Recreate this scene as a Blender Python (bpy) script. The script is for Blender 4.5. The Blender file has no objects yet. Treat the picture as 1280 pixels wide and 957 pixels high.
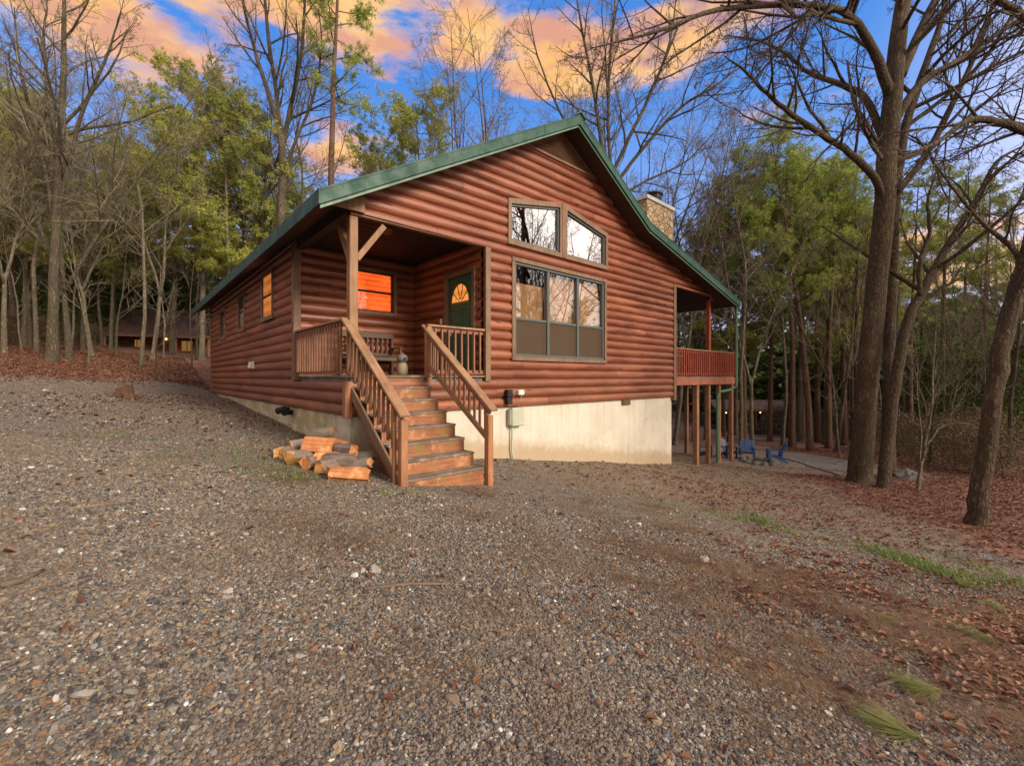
import bpy, math, random
import numpy as np
from mathutils import Vector, Matrix, Quaternion

# ------------------------------------------------------------------ basics
SC = bpy.context.scene
COL = SC.collection
F = 548.0            # focal length in photo pixels (1280 wide)
CX, HZ = 640.0, 471.0
CAMZ = 1.40
R = math.radians

def pt(u, v, Y):
    return Vector(((u - CX) / F * Y, Y, CAMZ + (HZ - v) / F * Y))

GX = [-120, -60, -40, -30, -22, -19, -15.5, -13.4, -11.9, -8, -4.9, -2, 0, 2, 5, 7, 9, 11, 15, 30, 60, 120]
GZ = [9.0, 6.6, 5.0, 4.1, 3.25, 2.9, 2.3, 1.80, 1.42, 1.08, .70, .30, 0, -.31, -.78, -1.06, -1.2, -1.26, -1.32, -1.6, -1.6, -1.4]

def sstep(a, b, x):
    t = np.clip((x - a) / (b - a), 0, 1)
    return t * t * (3 - 2 * t)

def ground(X, Y):
    X = np.asarray(X, float); Y = np.asarray(Y, float)
    z = 0.028 + np.interp(X, GX, GZ)
    z = z - .043 * np.minimum(Y, 16)
    right = sstep(-8, 12, X)
    z = z - right * .055 * np.clip(Y - 17, 0, 15)
    z = z + (1 - right) * .02 * np.clip(Y - 20, 0, 60)
    # lake bed
    lake = sstep(16, 20, X) * (1 - sstep(40, 44, X)) * sstep(33.5, 36.5, Y) * (1 - sstep(46, 50, Y))
    z = z - lake * 1.1
    b = (np.sin(X * 1.7 + Y * .9) * .012 + np.sin(X * .63 - Y * 1.31 + 1.2) * .018 + np.sin(X * 3.1 + 2.2 * np.sin(Y * 1.7)) * .006
         + np.sin(Y * 4.3 + X * 2.1) * .004)
    far = np.clip((np.abs(X) + np.abs(Y) - 18) / 20, 0, 1)
    b = b + far * (np.sin(X * .31 + 1) * np.cos(Y * .27) * .14)
    return z + b

def gz(x, y):
    return float(ground(x, y))

def gp(u, v):
    """the ground point that the photo shows at pixel (u, v)"""
    lo = .5; prev = None
    Y = .5
    while Y < 90:
        p = pt(u, v, Y)
        if p.z < gz(p.x, p.y): break
        Y += .05
    return Vector((p.x, p.y, gz(p.x, p.y)))

# ------------------------------------------------------------------ mesh builder
class MB:
    def __init__(s):
        s.v = []; s.f = []; s.n = 0
    def add(s, verts, faces):
        o = s.n
        s.v.extend([tuple(q) for q in verts]); s.n += len(verts)
        s.f.extend([tuple(i + o for i in fc) for fc in faces])
    def box(s, x0, x1, y0, y1, z0, z1):
        s.add([(x0, y0, z0), (x1, y0, z0), (x1, y1, z0), (x0, y1, z0), (x0, y0, z1), (x1, y0, z1), (x1, y1, z1), (x0, y1, z1)],
              [(0, 3, 2, 1), (4, 5, 6, 7), (0, 1, 5, 4), (1, 2, 6, 5), (2, 3, 7, 6), (3, 0, 4, 7)])
    def cbox(s, x0, x1, y0, y1, z0, z1, c=.006):
        """box with chamfered edges"""
        c = min(c, (x1 - x0) * .4, (y1 - y0) * .4, (z1 - z0) * .4)
        V = []; idx = {}
        for ix, x in enumerate((x0, x1)):
            for iy, y in enumerate((y0, y1)):
                for iz, z in enumerate((z0, z1)):
                    sx, sy, sz = (1 - 2 * ix), (1 - 2 * iy), (1 - 2 * iz)
                    idx[ix, iy, iz, 0] = len(V); V.append((x, y + sy * c, z + sz * c))
                    idx[ix, iy, iz, 1] = len(V); V.append((x + sx * c, y, z + sz * c))
                    idx[ix, iy, iz, 2] = len(V); V.append((x + sx * c, y + sy * c, z))
        fs = []
        I = idx
        for i in (0, 1):
            q = [I[i, 0, 0, 0], I[i, 1, 0, 0], I[i, 1, 1, 0], I[i, 0, 1, 0]]; fs.append(q if i else q[::-1])
            q = [I[0, i, 0, 1], I[0, i, 1, 1], I[1, i, 1, 1], I[1, i, 0, 1]]; fs.append(q if i else q[::-1])
            q = [I[0, 0, i, 2], I[1, 0, i, 2], I[1, 1, i, 2], I[0, 1, i, 2]]; fs.append(q if i else q[::-1])
        for a in (0, 1):
            for b in (0, 1):
                fs.append([I[0, a, b, 1], I[1, a, b, 1], I[1, a, b, 2], I[0, a, b, 2]])
                fs.append([I[a, 0, b, 0], I[a, 1, b, 0], I[a, 1, b, 2], I[a, 0, b, 2]])
                fs.append([I[a, b, 0, 0], I[a, b, 1, 0], I[a, b, 1, 1], I[a, b, 0, 1]])
        for a in (0, 1):
            for b in (0, 1):
                for d in (0, 1):
                    fs.append([I[a, b, d, 0], I[a, b, d, 1], I[a, b, d, 2]])
        s.add(V, fs)
    def beam(s, p, q, w, h, up=(0, 0, 1)):
        """bar from p to q, width w (sideways), height h (along up)"""
        p = Vector(p); q = Vector(q); d = (q - p).normalized(); up = Vector(up)
        side = d.cross(up).normalized(); u2 = side.cross(d).normalized()
        V = []
        for e in (p, q):
            for a, b in ((-1, -1), (1, -1), (1, 1), (-1, 1)):
                V.append(e + side * (a * w / 2) + u2 * (b * h / 2))
        s.add(V, [(0, 1, 2, 3), (7, 6, 5, 4), (0, 4, 5, 1), (1, 5, 6, 2), (2, 6, 7, 3), (3, 7, 4, 0)])
    def prism(s, poly, axis, a0, a1):
        """extrude a 2D polygon along x / y / z"""
        def m(p, a):
            if axis == 'y': return (p[0], a, p[1])
            if axis == 'x': return (a, p[0], p[1])
            return (p[0], p[1], a)
        n = len(poly)
        V = [m(p, a0) for p in poly] + [m(p, a1) for p in poly]
        fs = [tuple(range(n)), tuple(range(2 * n - 1, n - 1, -1))]
        fs += [(i, (i + 1) % n + 0, (i + 1) % n + n, i + n) for i in range(n)]
        s.add(V, fs)
    def tube(s, pts, rad, n=6, cap=True, wob=None):
        P = [Vector(p) for p in pts]; m = len(P)
        if m < 2: return
        ref = Vector((.31, .17, .93))
        V = []
        d0 = (P[1] - P[0]).normalized()
        side = d0.cross(ref)
        if side.length < .1: side = d0.cross(Vector((1, 0, 0)))
        side.normalize()
        for i in range(m):
            d = (P[min(i + 1, m - 1)] - P[max(i - 1, 0)])
            if d.length < 1e-9: d = d0.copy()
            d.normalize()
            side = (side - d * side.dot(d))
            if side.length < 1e-6: side = d.cross(ref)
            side.normalize(); b = d.cross(side)
            for k in range(n):
                a = 2 * math.pi * k / n
                r = rad[i]
                if wob: r *= wob(i, k)
                V.append(P[i] + (side * math.cos(a) + b * math.sin(a)) * r)
        fs = []
        for i in range(m - 1):
            for k in range(n):
                k2 = (k + 1) % n
                fs.append((i * n + k, i * n + k2, (i + 1) * n + k2, (i + 1) * n + k))
        if cap:
            fs.append(tuple(range(n - 1, -1, -1))); fs.append(tuple((m - 1) * n + k for k in range(n)))
        s.add(V, fs)
    def lathe(s, prof, n=16, c=(0, 0)):
        V = []
        for r, z in prof:
            for k in range(n):
                a = 2 * math.pi * k / n
                V.append((c[0] + r * math.cos(a), c[1] + r * math.sin(a), z))
        fs = []
        for i in range(len(prof) - 1):
            for k in range(n):
                k2 = (k + 1) % n
                fs.append((i * n + k, i * n + k2, (i + 1) * n + k2, (i + 1) * n + k))
        fs.append(tuple(range(n - 1, -1, -1))); fs.append(tuple((len(prof) - 1) * n + k for k in range(n)))
        s.add(V, fs)
    def mesh(s, name, mat, smooth=False):
        me = bpy.data.meshes.new(name)
        me.from_pydata(s.v, [], s.f)
        if mat: me.materials.append(mat)
        if smooth: me.polygons.foreach_set('use_smooth', [True] * len(me.polygons))
        me.update()
        return me
    def build(s, name, mat, parent=None, smooth=False):
        return link(name, s.mesh(name, mat, smooth), parent)

def link(name, me, parent=None):
    o = bpy.data.objects.new(name, me); COL.objects.link(o)
    if parent: o.parent = parent
    return o

def mesh_np(name, V, Fq, mat, smooth=False):
    """fast mesh from numpy arrays; Fq is (n, k)"""
    me = bpy.data.meshes.new(name)
    V = np.asarray(V, np.float32); Fq = np.asarray(Fq, np.int32)
    n, k = Fq.shape
    me.vertices.add(len(V)); me.vertices.foreach_set('co', V.ravel())
    me.loops.add(n * k); me.loops.foreach_set('vertex_index', Fq.ravel())
    me.polygons.add(n)
    me.polygons.foreach_set('loop_start', np.arange(0, n * k, k, dtype=np.int32))
    me.polygons.foreach_set('loop_total', np.full(n, k, np.int32))
    if smooth: me.polygons.foreach_set('use_smooth', np.ones(n, bool))
    me.materials.append(mat)
    me.update(calc_edges=True); me.validate()
    return me

def thing(name, label, cat, loc=(0, 0, 0), rz=0, group=None):
    o = bpy.data.objects.new(name, None); COL.objects.link(o)
    o.empty_display_size = .2
    o.location = loc; o.rotation_euler = (0, 0, rz)
    o['label'] = label; o['category'] = cat
    if group: o['group'] = group
    return o

def tag(o, label=None, cat=None, group=None, kind=None):
    if label: o['label'] = label
    if cat: o['category'] = cat
    if group: o['group'] = group
    if kind: o['kind'] = kind
    return o

def copy_tree(root):
    c = root.copy(); COL.objects.link(c)
    for ch in root.children:
        d = ch.copy(); COL.objects.link(d); d.parent = c
        for g in ch.children:
            e = g.copy(); COL.objects.link(e); e.parent = d
    return c

# ------------------------------------------------------------------ node helper
class NT:
    def __init__(s, tree):
        s.t = tree; s.t.nodes.clear()
    def n(s, typ, props=None, **ins):
        nd = s.t.nodes.new(typ)
        for k, v in (props or {}).items(): setattr(nd, k, v)
        for k, v in ins.items():
            key = k.replace('__', ' ')
            if key.startswith('i') and key[1:].isdigit(): sock = nd.inputs[int(key[1:])]
            else: sock = nd.inputs[key]
            s.set(sock, v)
        return nd
    def set(s, sock, v):
        if isinstance(v, bpy.types.NodeSocket): s.t.links.new(v, sock)
        elif isinstance(v, bpy.types.Node): s.t.links.new(v.outputs[0], sock)
        else:
            if sock.type == 'RGBA' and not isinstance(v, (int, float)) and len(v) == 3: v = (*v, 1)
            sock.default_value = v
    def m(s, op, a, b=None, c=None, clamp=False):
        nd = s.t.nodes.new('ShaderNodeMath'); nd.operation = op; nd.use_clamp = clamp
        s.set(nd.inputs[0], a)
        if b is not None: s.set(nd.inputs[1], b)
        if c is not None: s.set(nd.inputs[2], c)
        return nd.outputs[0]
    def vm(s, op, a, b=None, scale=None):
        nd = s.t.nodes.new('ShaderNodeVectorMath'); nd.operation = op
        s.set(nd.inputs[0], a)
        if b is not None: s.set(nd.inputs[1], b)
        if scale is not None: s.set(nd.inputs['Scale'], scale)
        return nd.outputs['Value'] if op in ('LENGTH', 'DOT_PRODUCT', 'DISTANCE') else nd.outputs[0]
    def mix(s, fac, a, b, mode='MIX'):
        nd = s.t.nodes.new('ShaderNodeMix'); nd.data_type = 'RGBA'; nd.blend_type = mode
        s.set(nd.inputs[0], fac); s.set(nd.inputs[6], a); s.set(nd.inputs[7], b)
        return nd.outputs[2]
    def ramp(s, fac, stops, interp='LINEAR'):
        nd = s.t.nodes.new('ShaderNodeValToRGB'); cr = nd.color_ramp; cr.interpolation = interp
        while len(cr.elements) < len(stops): cr.elements.new(.5)
        for e, (p, c) in zip(cr.elements, stops):
            e.position = p; e.color = (*c, 1) if not isinstance(c, (int, float)) else (c, c, c, 1)
        s.set(nd.inputs[0], fac)
        return nd.outputs[0]
    def mr(s, x, a, b, c=0., d=1., smooth=True):
        nd = s.t.nodes.new('ShaderNodeMapRange'); nd.interpolation_type = 'SMOOTHSTEP' if smooth else 'LINEAR'
        for i, v in enumerate((x, a, b, c, d)): s.set(nd.inputs[i], v)
        return nd.outputs[0]
    def noise(s, vec, scale, detail=4, rough=.55, out=0, dist=0.):
        nd = s.t.nodes.new('ShaderNodeTexNoise')
        if vec is not None: s.set(nd.inputs['Vector'], vec)
        s.set(nd.inputs['Scale'], scale); nd.inputs['Detail'].default_value = detail
        nd.inputs['Roughness'].default_value = rough; nd.inputs['Distortion'].default_value = dist
        return nd.outputs[out]
    def xyz(s, vec):
        nd = s.t.nodes.new('ShaderNodeSeparateXYZ'); s.set(nd.inputs[0], vec); return nd.outputs
    def comb(s, x, y, z):
        nd = s.t.nodes.new('ShaderNodeCombineXYZ')
        for i, v in enumerate((x, y, z)): s.set(nd.inputs[i], v)
        return nd.outputs[0]
    def obj(s): return s.t.nodes.new('ShaderNodeTexCoord').outputs['Object']
    def pos(s): return s.t.nodes.new('ShaderNodeNewGeometry').outputs['Position']
    def rnd(s): return s.t.nodes.new('ShaderNodeObjectInfo').outputs['Random']
    def bump(s, h, strength=.5, dist=.01):
        nd = s.t.nodes.new('ShaderNodeBump'); s.set(nd.inputs['Height'], h)
        s.set(nd.inputs['Strength'], strength); s.set(nd.inputs['Distance'], dist)
        return nd.outputs[0]
    def out(s, color, rough=.7, normal=None, **kw):
        p = s.t.nodes.new('ShaderNodeBsdfPrincipled')
        s.set(p.inputs['Base Color'], color); s.set(p.inputs['Roughness'], rough)
        if normal is not None: s.set(p.inputs['Normal'], normal)
        for k, v in kw.items(): s.set(p.inputs[k.replace('_', ' ')], v)
        o = s.t.nodes.new('ShaderNodeOutputMaterial')
        s.t.links.new(p.outputs[0], o.inputs[0])
        return p

def mat(name):
    m = bpy.data.materials.new(name); m.use_nodes = True
    return m, NT(m.node_tree)

# ------------------------------------------------------------------ materials
def wood(name, c1, c2, rough=.6, grain=30., moss=None, mossamt=.0, scale=1.0, axis='z', wear=None):
    m, n = mat(name)
    o = n.obj()
    x, y, z = n.xyz(o)
    rn = n.m('MULTIPLY', n.rnd(), 37.)
    long_, cross = {'z': (z, n.m('ADD', n.m('MULTIPLY', x, 1.0), n.m('MULTIPLY', y, 1.3))), 'y': (y, n.m('ADD', x, z)), 'x': (x, n.m('ADD', y, z))}[axis]
    v = n.comb(n.m('MULTIPLY', long_, 1.4 * scale), n.m('MULTIPLY', cross, grain * scale), rn)
    g = n.noise(v, 1.0, 5, .6)
    big = n.noise(n.vm('ADD', o, n.comb(rn, rn, rn)), 2.6 * scale, 4, .6)
    f = n.m('ADD', n.m('MULTIPLY', g, .55), n.m('MULTIPLY', big, .5))
    col = n.mix(n.mr(f, .32, .72), c1, c2)
    if wear:
        col = n.mix(n.mr(n.noise(n.vm('ADD', o, n.comb(rn, 3.3, rn)), 5.5 * scale, 6, .65), .52, .66), col, wear)
    if moss:
        mo = n.noise(n.vm('ADD', o, n.comb(rn, rn, 0)), 3.4, 5, .65)
        col = n.mix(n.m('MULTIPLY', n.mr(mo, .5, .66), mossamt), col, moss)
    n.out(col, rough, n.bump(g, .35, .004))
    return m

def log_material():
    m, n = mat('stained_log_siding')
    o = n.obj(); x, y, z = n.xyz(o)
    s = n.m('ADD', x, y)
    row = n.m('FLOOR', n.m('DIVIDE', n.m('SUBTRACT', z, SB), PITCH))
    wn = n.n('ShaderNodeTexWhiteNoise', {'noise_dimensions': '1D'}, W=row).outputs['Value']
    seg = n.m('FLOOR', n.m('DIVIDE', n.m('ADD', s, n.m('MULTIPLY', wn, 5.)), 3.7))
    wn2 = n.n('ShaderNodeTexWhiteNoise', {'noise_dimensions': '2D'}, Vector=n.comb(row, seg, 0)).outputs['Value']
    g = n.noise(n.comb(n.m('MULTIPLY', s, .9), n.m('MULTIPLY', z, 34.), n.m('MULTIPLY', wn2, 50.)), 1., 6, .62)
    big = n.noise(n.comb(n.m('MULTIPLY', s, .8), n.m('MULTIPLY', z, 3.), n.m('MULTIPLY', wn2, 20.)), 1., 4, .6)
    col = n.mix(n.mr(g, .3, .7), (.066, .016, .007), (.285, .072, .028))
    col = n.mix(n.mr(big, .35, .7, 0., .55), col, (.42, .155, .075))
    col = n.mix(n.m('MULTIPLY', wn2, .55), col, (.13, .038, .019))
    # knots
    kv = n.n('ShaderNodeTexVoronoi', None, Vector=n.comb(n.m('MULTIPLY', s, 1.25), n.m('MULTIPLY', z, 4.5), n.m('MULTIPLY', wn2, 9.)), Scale=1.)
    col = n.mix(n.mr(kv.outputs['Distance'], .06, .15, .9, 0.), col, (.07, .02, .01))
    # weathering near the bottom courses
    low = n.m('MULTIPLY', n.mr(z, SB + .1, SB + 1.0, 1., 0.), n.mr(n.noise(o, 3.2, 5, .65), .42, .62))
    col = n.mix(n.m('MULTIPLY', low, .5), col, (.14, .075, .035))
    # dark butt joints between log lengths
    fr = n.m('FRACT', n.m('DIVIDE', n.m('ADD', s, n.m('MULTIPLY', wn, 5.)), 3.7))
    j = n.m('LESS_THAN', fr, .0032)
    col = n.mix(j, col, (.03, .012, .008))
    n.out(col, n.mr(big, .3, .7, .36, .58), n.bump(n.m('ADD', g, n.m('MULTIPLY', n.noise(n.comb(n.m('MULTIPLY', s, 2.), n.m('MULTIPLY', z, 12.), 0.), 1., 5, .65), .8)), .5, .009), Coat_Weight=.3, Coat_Roughness=.3)
    return m

SB, PITCH = .76, .2
M = {}
M['log'] = log_material()
M['rail'] = wood('stained_rail_wood', (.12, .045, .022), (.28, .125, .06), .6, moss=(.14, .11, .05), mossamt=.6)
M['rail_x'] = wood('stained_board_lengthwise', (.125, .042, .02), (.27, .10, .046), .6, axis='x', moss=(.12, .11, .05), mossamt=.6)
M['cap'] = wood('weathered_handrail_wood', (.17, .085, .042), (.36, .21, .12), .7, axis='y', moss=(.15, .14, .065), mossamt=.8, wear=(.30, .17, .10))
M['raily'] = wood('stained_rail_sloping', (.12, .045, .022), (.28, .125, .06), .6, axis='y', moss=(.14, .11, .05), mossamt=.6)
M['trimy'] = wood('brown_skirt_board', (.09, .055, .03), (.20, .13, .075), .65, axis='y', moss=(.12, .12, .05), mossamt=.7)
M['tread'] = wood('worn_grey_tread_wood', (.075, .055, .04), (.21, .165, .125), .75, axis='x', wear=(.27, .24, .205), moss=(.1, .1, .05), mossamt=.35)
M['riser'] = wood('stained_riser_wood', (.15, .05, .022), (.33, .135, .055), .6, axis='x', wear=(.42, .2, .09), moss=(.17, .13, .03), mossamt=.75)
M['post'] = wood('tan_cedar_post', (.15, .072, .03), (.29, .155, .068), .6, grain=22)
M['newel'] = wood('brown_newel_wood', (.19, .075, .034), (.38, .175, .08), .6, grain=22, moss=(.16, .14, .06), mossamt=.4)
M['trim'] = wood('brown_trim_board', (.10, .055, .03), (.22, .13, .075), .6)
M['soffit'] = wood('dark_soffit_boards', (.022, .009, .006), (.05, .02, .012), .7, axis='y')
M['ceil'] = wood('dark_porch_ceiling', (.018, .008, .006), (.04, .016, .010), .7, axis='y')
M['beam'] = wood('balcony_beam_wood', (.2, .06, .035), (.34, .13, .075), .6, axis='x')
M['bpost'] = wood('balcony_post_wood', (.16, .07, .035), (.34, .17, .085), .6)
M['redpost'] = wood('red_balcony_post', (.25, .045, .022), (.36, .075, .035), .5)
M['bench'] = wood('dark_bench_wood', (.05, .03, .02), (.11, .065, .04), .6, axis='x')
M['split'] = wood('orange_split_wood', (.30, .105, .035), (.56, .25, .095), .75, axis='x', grain=40, wear=(.62, .33, .14))
M['split2'] = wood('yellow_split_wood', (.36, .18, .055), (.60, .35, .13), .75, axis='x', grain=40)
M['bark'] = wood('grey_firewood_bark', (.07, .055, .045), (.22, .18, .15), .9, axis='x', grain=25, moss=(.14, .15, .10), mossamt=.6)
M['stump'] = wood('dark_stump_wood', (.03, .017, .011), (.125, .065, .036), .9, grain=30)
M['stick'] = wood('dry_stick_wood', (.06, .045, .035), (.2, .15, .11), .9, axis='x')

def paint(name, c, rough=.4, var=.25, metal=0., bumpy=0.):
    m, n = mat(name)
    o = n.obj()
    f = n.noise(o, 3.5, 5, .6)
    col = n.mix(n.mr(f, .35, .7, 0, var), c, tuple(q * .45 for q in c))
    fine = n.noise(o, 60., 3, .6)
    col = n.mix(n.mr(fine, .5, .8, 0, var * .5), col, tuple(min(1, q * 1.5) for q in c))
    n.out(col, n.mr(f, .3, .7, rough * .85, min(1, rough * 1.25)), n.bump(fine, bumpy, .003) if bumpy else None, Metallic=metal)
    return m
M['green'] = paint('green_painted_metal', (.009, .066, .047), .6, .5)
M['greendoor'] = paint('dark_green_door_paint', (.02, .10, .05), .4, .3)
M['downspout'] = paint('grey_green_gutter_paint', (.09, .19, .13), .5, .25)
M['alu'] = paint('grey_green_window_frame', (.075, .095, .095), .4, .25)
M['black'] = paint('matte_black_metal', (.009, .009, .010), .65, .3)
M['white'] = paint('white_plastic', (.7, .68, .62), .45, .15)
M['utility'] = paint('pale_grey_green_utility_paint', (.42, .45, .36), .5, .3)
M['galv'] = paint('galvanised_cap_metal', (.50, .52, .56), .5, .25)
M['blue'] = paint('blue_chair_plastic', (.025, .09, .24), .5, .25)
M['navy'] = paint('dark_blue_chair_plastic', (.02, .045, .10), .5, .25)
M['brass'] = paint('bright_door_hardware', (.75, .72, .66), .25, .1, .9)
M['ventwood'] = wood('brown_louvre_wood', (.10, .05, .026), (.2, .105, .055), .7, axis='x')
M['stonegrey'] = paint('mottled_grey_stone', (.13, .125, .115), .9, .5, 0, .5)
M['beige'] = paint('beige_ceramic', (.24, .19, .13), .7, .4)

def foundation_mat():
    m, n = mat('cream_stucco_foundation')
    o = n.obj(); x, y, z = n.xyz(o)
    f = n.noise(o, 1.3, 6, .65); f2 = n.noise(o, 45, 4, .6)
    streak = n.noise(n.comb(n.m('MULTIPLY', n.m('ADD', x, y), 7.), n.m('MULTIPLY', z, .5), 0.), 1., 4, .6)
    col = n.mix(n.mr(f, .35, .7), (.57, .54, .46), (.48, .455, .385))
    col = n.mix(n.mr(streak, .48, .75, 0, .5), col, (.36, .32, .23))
    # moss on the shaded long side only (a stain of its own shape)
    side = n.m('LESS_THAN', x, .1)
    ms = n.m('MULTIPLY', n.mr(n.noise(n.comb(x, n.m('MULTIPLY', y, 1.), n.m('MULTIPLY', z, 2.)), 1.4, 6, .7), .34, .6), side)
    col = n.mix(n.m('MULTIPLY', ms, .8), col, (.30, .28, .085))
    # soil splash along the foot
    gl = n.m('ADD', n.m('MULTIPLY', n.m('MAXIMUM', x, 0.), -.145), .12)
    sp = n.mr(n.m('SUBTRACT', z, n.m('ADD', gl, n.m('MULTIPLY', n.noise(o, 5., 5, .7), .45))), -.02, .34, .75, 0.)
    col = n.mix(n.m('MULTIPLY', sp, n.m('SUBTRACT', 1., side)), col, (.34, .25, .14))
    crack = n.n('ShaderNodeTexVoronoi', {'feature': 'DISTANCE_TO_EDGE'}, Vector=n.vm('ADD', n.vm('SCALE', o, None, .8), n.vm('SCALE', n.noise(o, 2.5, 5, .65, out=1), None, .5)), Scale=1.)
    col = n.mix(n.mr(crack.outputs['Distance'], .0, .008, .35, 0.), col, (.22, .19, .14))
    n.out(col, .85, n.bump(n.m('ADD', f2, n.m('MULTIPLY', streak, .5)), .5, .008))
    return m
M['fdn'] = foundation_mat()

def stone_mat():
    m, n = mat('tan_field_stone')
    o = n.obj()
    w = n.vm('ADD', o, n.vm('SCALE', n.noise(o, 3., 3, .6, out=1), None, .18))
    vv = n.vm('MULTIPLY', w, (4.6, 4.6, 6.4))
    v1 = n.n('ShaderNodeTexVoronoi', {'feature': 'F1'}, Vector=vv, Scale=1.)
    v2 = n.n('ShaderNodeTexVoronoi', {'feature': 'DISTANCE_TO_EDGE'}, Vector=vv, Scale=1.)
    c = n.xyz(v1.outputs['Color'])[0]
    col = n.ramp(c, [(0, (.36, .25, .13)), (.35, (.50, .36, .20)), (.65, (.44, .33, .21)), (1, (.60, .48, .31))])
    col = n.mix(n.mr(n.noise(o, 30., 4, .6), .4, .7, 0, .4), col, (.2, .13, .07))
    e = n.mr(v2.outputs['Distance'], .02, .08)
    col = n.mix(e, (.13, .10, .07), col)
    n.out(col, .9, n.bump(e, .8, .03))
    return m
M['stone'] = stone_mat()

def glass_mat(name, refl, tint=(1, 1, 1), rough=.01):
    m, n = mat(name)
    gl = n.n('ShaderNodeBsdfGlossy', None, Color=(.95, .95, .97), Roughness=rough,
             Normal=n.bump(n.noise(n.obj(), 1.4, 2, .5), .012, .05))
    tr = n.n('ShaderNodeBsdfTransparent', None, Color=tint)
    fc = n.n('ShaderNodeLayerWeight', None, Blend=.5).outputs['Facing']
    f = n.m('ADD', refl, n.m('MULTIPLY', n.m('POWER', fc, 5.), .75 * (1 - refl)), clamp=True)
    mx = n.n('ShaderNodeMixShader', None, i0=f, i1=tr, i2=gl)
    n.n('ShaderNodeOutputMaterial', None, Surface=mx)
    return m
M['glass'] = glass_mat('reflective_coated_glass', .62, (.7, .72, .74))
M['glass_low'] = glass_mat('clear_window_glass', .06, (.92, .92, .92))
M['glass_mid'] = glass_mat('half_reflective_glass', .15, (.9, .9, .9))

def screen_mat():
    m, n = mat('brown_insect_screen')
    d = n.n('ShaderNodeBsdfDiffuse', None, Color=(.10, .075, .055))
    t = n.n('ShaderNodeBsdfTransparent')
    mx = n.n('ShaderNodeMixShader', None, i0=.58, i1=t, i2=d)
    n.n('ShaderNodeOutputMaterial', None, Surface=mx)
    return m
M['screen'] = screen_mat()

def blind_mat(name, c, emit=0., slat=28.):
    m, n = mat(name)
    o = n.obj(); x, y, z = n.xyz(o)
    w = n.m('SINE', n.m('MULTIPLY', z, slat * 2 * math.pi))
    s = n.mr(w, -.7, .3)
    big = n.noise(o, 2.2, 5, .65)
    col = n.mix(s, tuple(q * .62 for q in c), c)
    col = n.mix(n.mr(big, .42, .7, 0., .6), col, tuple(min(1, q * 1.5) for q in c))
    col = n.mix(n.mr(n.noise(o, 5., 5, .7), .5, .68, 0., .55), col, tuple(q * .4 for q in c))
    p = n.out(col, .7)
    if emit:
        n.set(p.inputs['Emission Color'], col); n.set(p.inputs['Emission Strength'], emit)
    return m
M['blind'] = blind_mat('tan_window_blind', (.52, .30, .13), 0., 26.)
M['litblind'] = blind_mat('orange_lit_blind', (.95, .19, .03), .6, 9.)
M['litshade'] = blind_mat('orange_lit_shade', (.95, .30, .06), .62, 4.)
M['lamp'] = None
m_, n_ = mat('warm_lamp_bulb')
e_ = n_.n('ShaderNodeEmission', None, Color=(1., .5, .17), Strength=4.)
n_.n('ShaderNodeOutputMaterial', None, Surface=e_); M['lamp'] = m_
m_, n_ = mat('warm_lit_window')
e_ = n_.n('ShaderNodeEmission', None, Color=(1., .5, .14), Strength=.16)
n_.n('ShaderNodeOutputMaterial', None, Surface=e_); M['litwin'] = m_

def bark_mat(name, c1, c2, c3, moss, mossamt=.6, sc=1.):
    m, n = mat(name)
    o = n.obj(); x, y, z = n.xyz(o)
    v = n.comb(n.m('MULTIPLY', x, 15. * sc), n.m('MULTIPLY', y, 15. * sc), n.m('MULTIPLY', z, 3.4 * sc))
    ridges = n.n('ShaderNodeTexVoronoi', {'feature': 'DISTANCE_TO_EDGE'}, Vector=n.vm('ADD', v, n.vm('SCALE', n.noise(o, 6., 5, .65, out=1), None, 2.4)), Scale=1.)
    r = n.mr(ridges.outputs['Distance'], .0, .35)
    big = n.noise(o, .9, 5, .6)
    fine = n.noise(v, 2.2, 5, .65)
    col = n.mix(n.mr(fine, .3, .7), c1, c2)
    col = n.mix(n.mr(big, .48, .68, 0, .7), col, c3)
    col = n.mix(n.m('MULTIPLY', n.mr(n.noise(o, 1.7, 5, .7), .5, .64), mossamt), col, moss)
    col = n.mix(n.m('MULTIPLY', n.m('SUBTRACT', 1., r), .6), col, tuple(q * .3 for q in c1))
    h = n.m('ADD', r, n.m('MULTIPLY', fine, .6))
    n.out(col, .9, n.bump(h, .9, .035 / sc))
    return m
M['bark_oak'] = bark_mat('mossy_oak_bark', (.040, .027, .015), (.15, .102, .055), (.25, .19, .12), (.13, .11, .035), .75)
M['bark_pale'] = bark_mat('pale_grey_bark', (.11, .093, .063), (.32, .275, .19), (.44, .39, .29), (.17, .17, .07), .5)
M['bark_grey'] = bark_mat('grey_brown_bark', (.06, .047, .030), (.18, .145, .095), (.25, .215, .155), (.12, .12, .04), .6)
M['bark_pine'] = bark_mat('brown_pine_bark', (.10, .055, .032), (.25, .15, .09), (.30, .20, .13), (.13, .11, .05), .3)
M['twig'] = wood('grey_twig_bark', (.085, .072, .048), (.23, .20, .14), .9)
M['twigd'] = wood('dark_twig_bark', (.035, .026, .017), (.10, .075, .05), .9)

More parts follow.
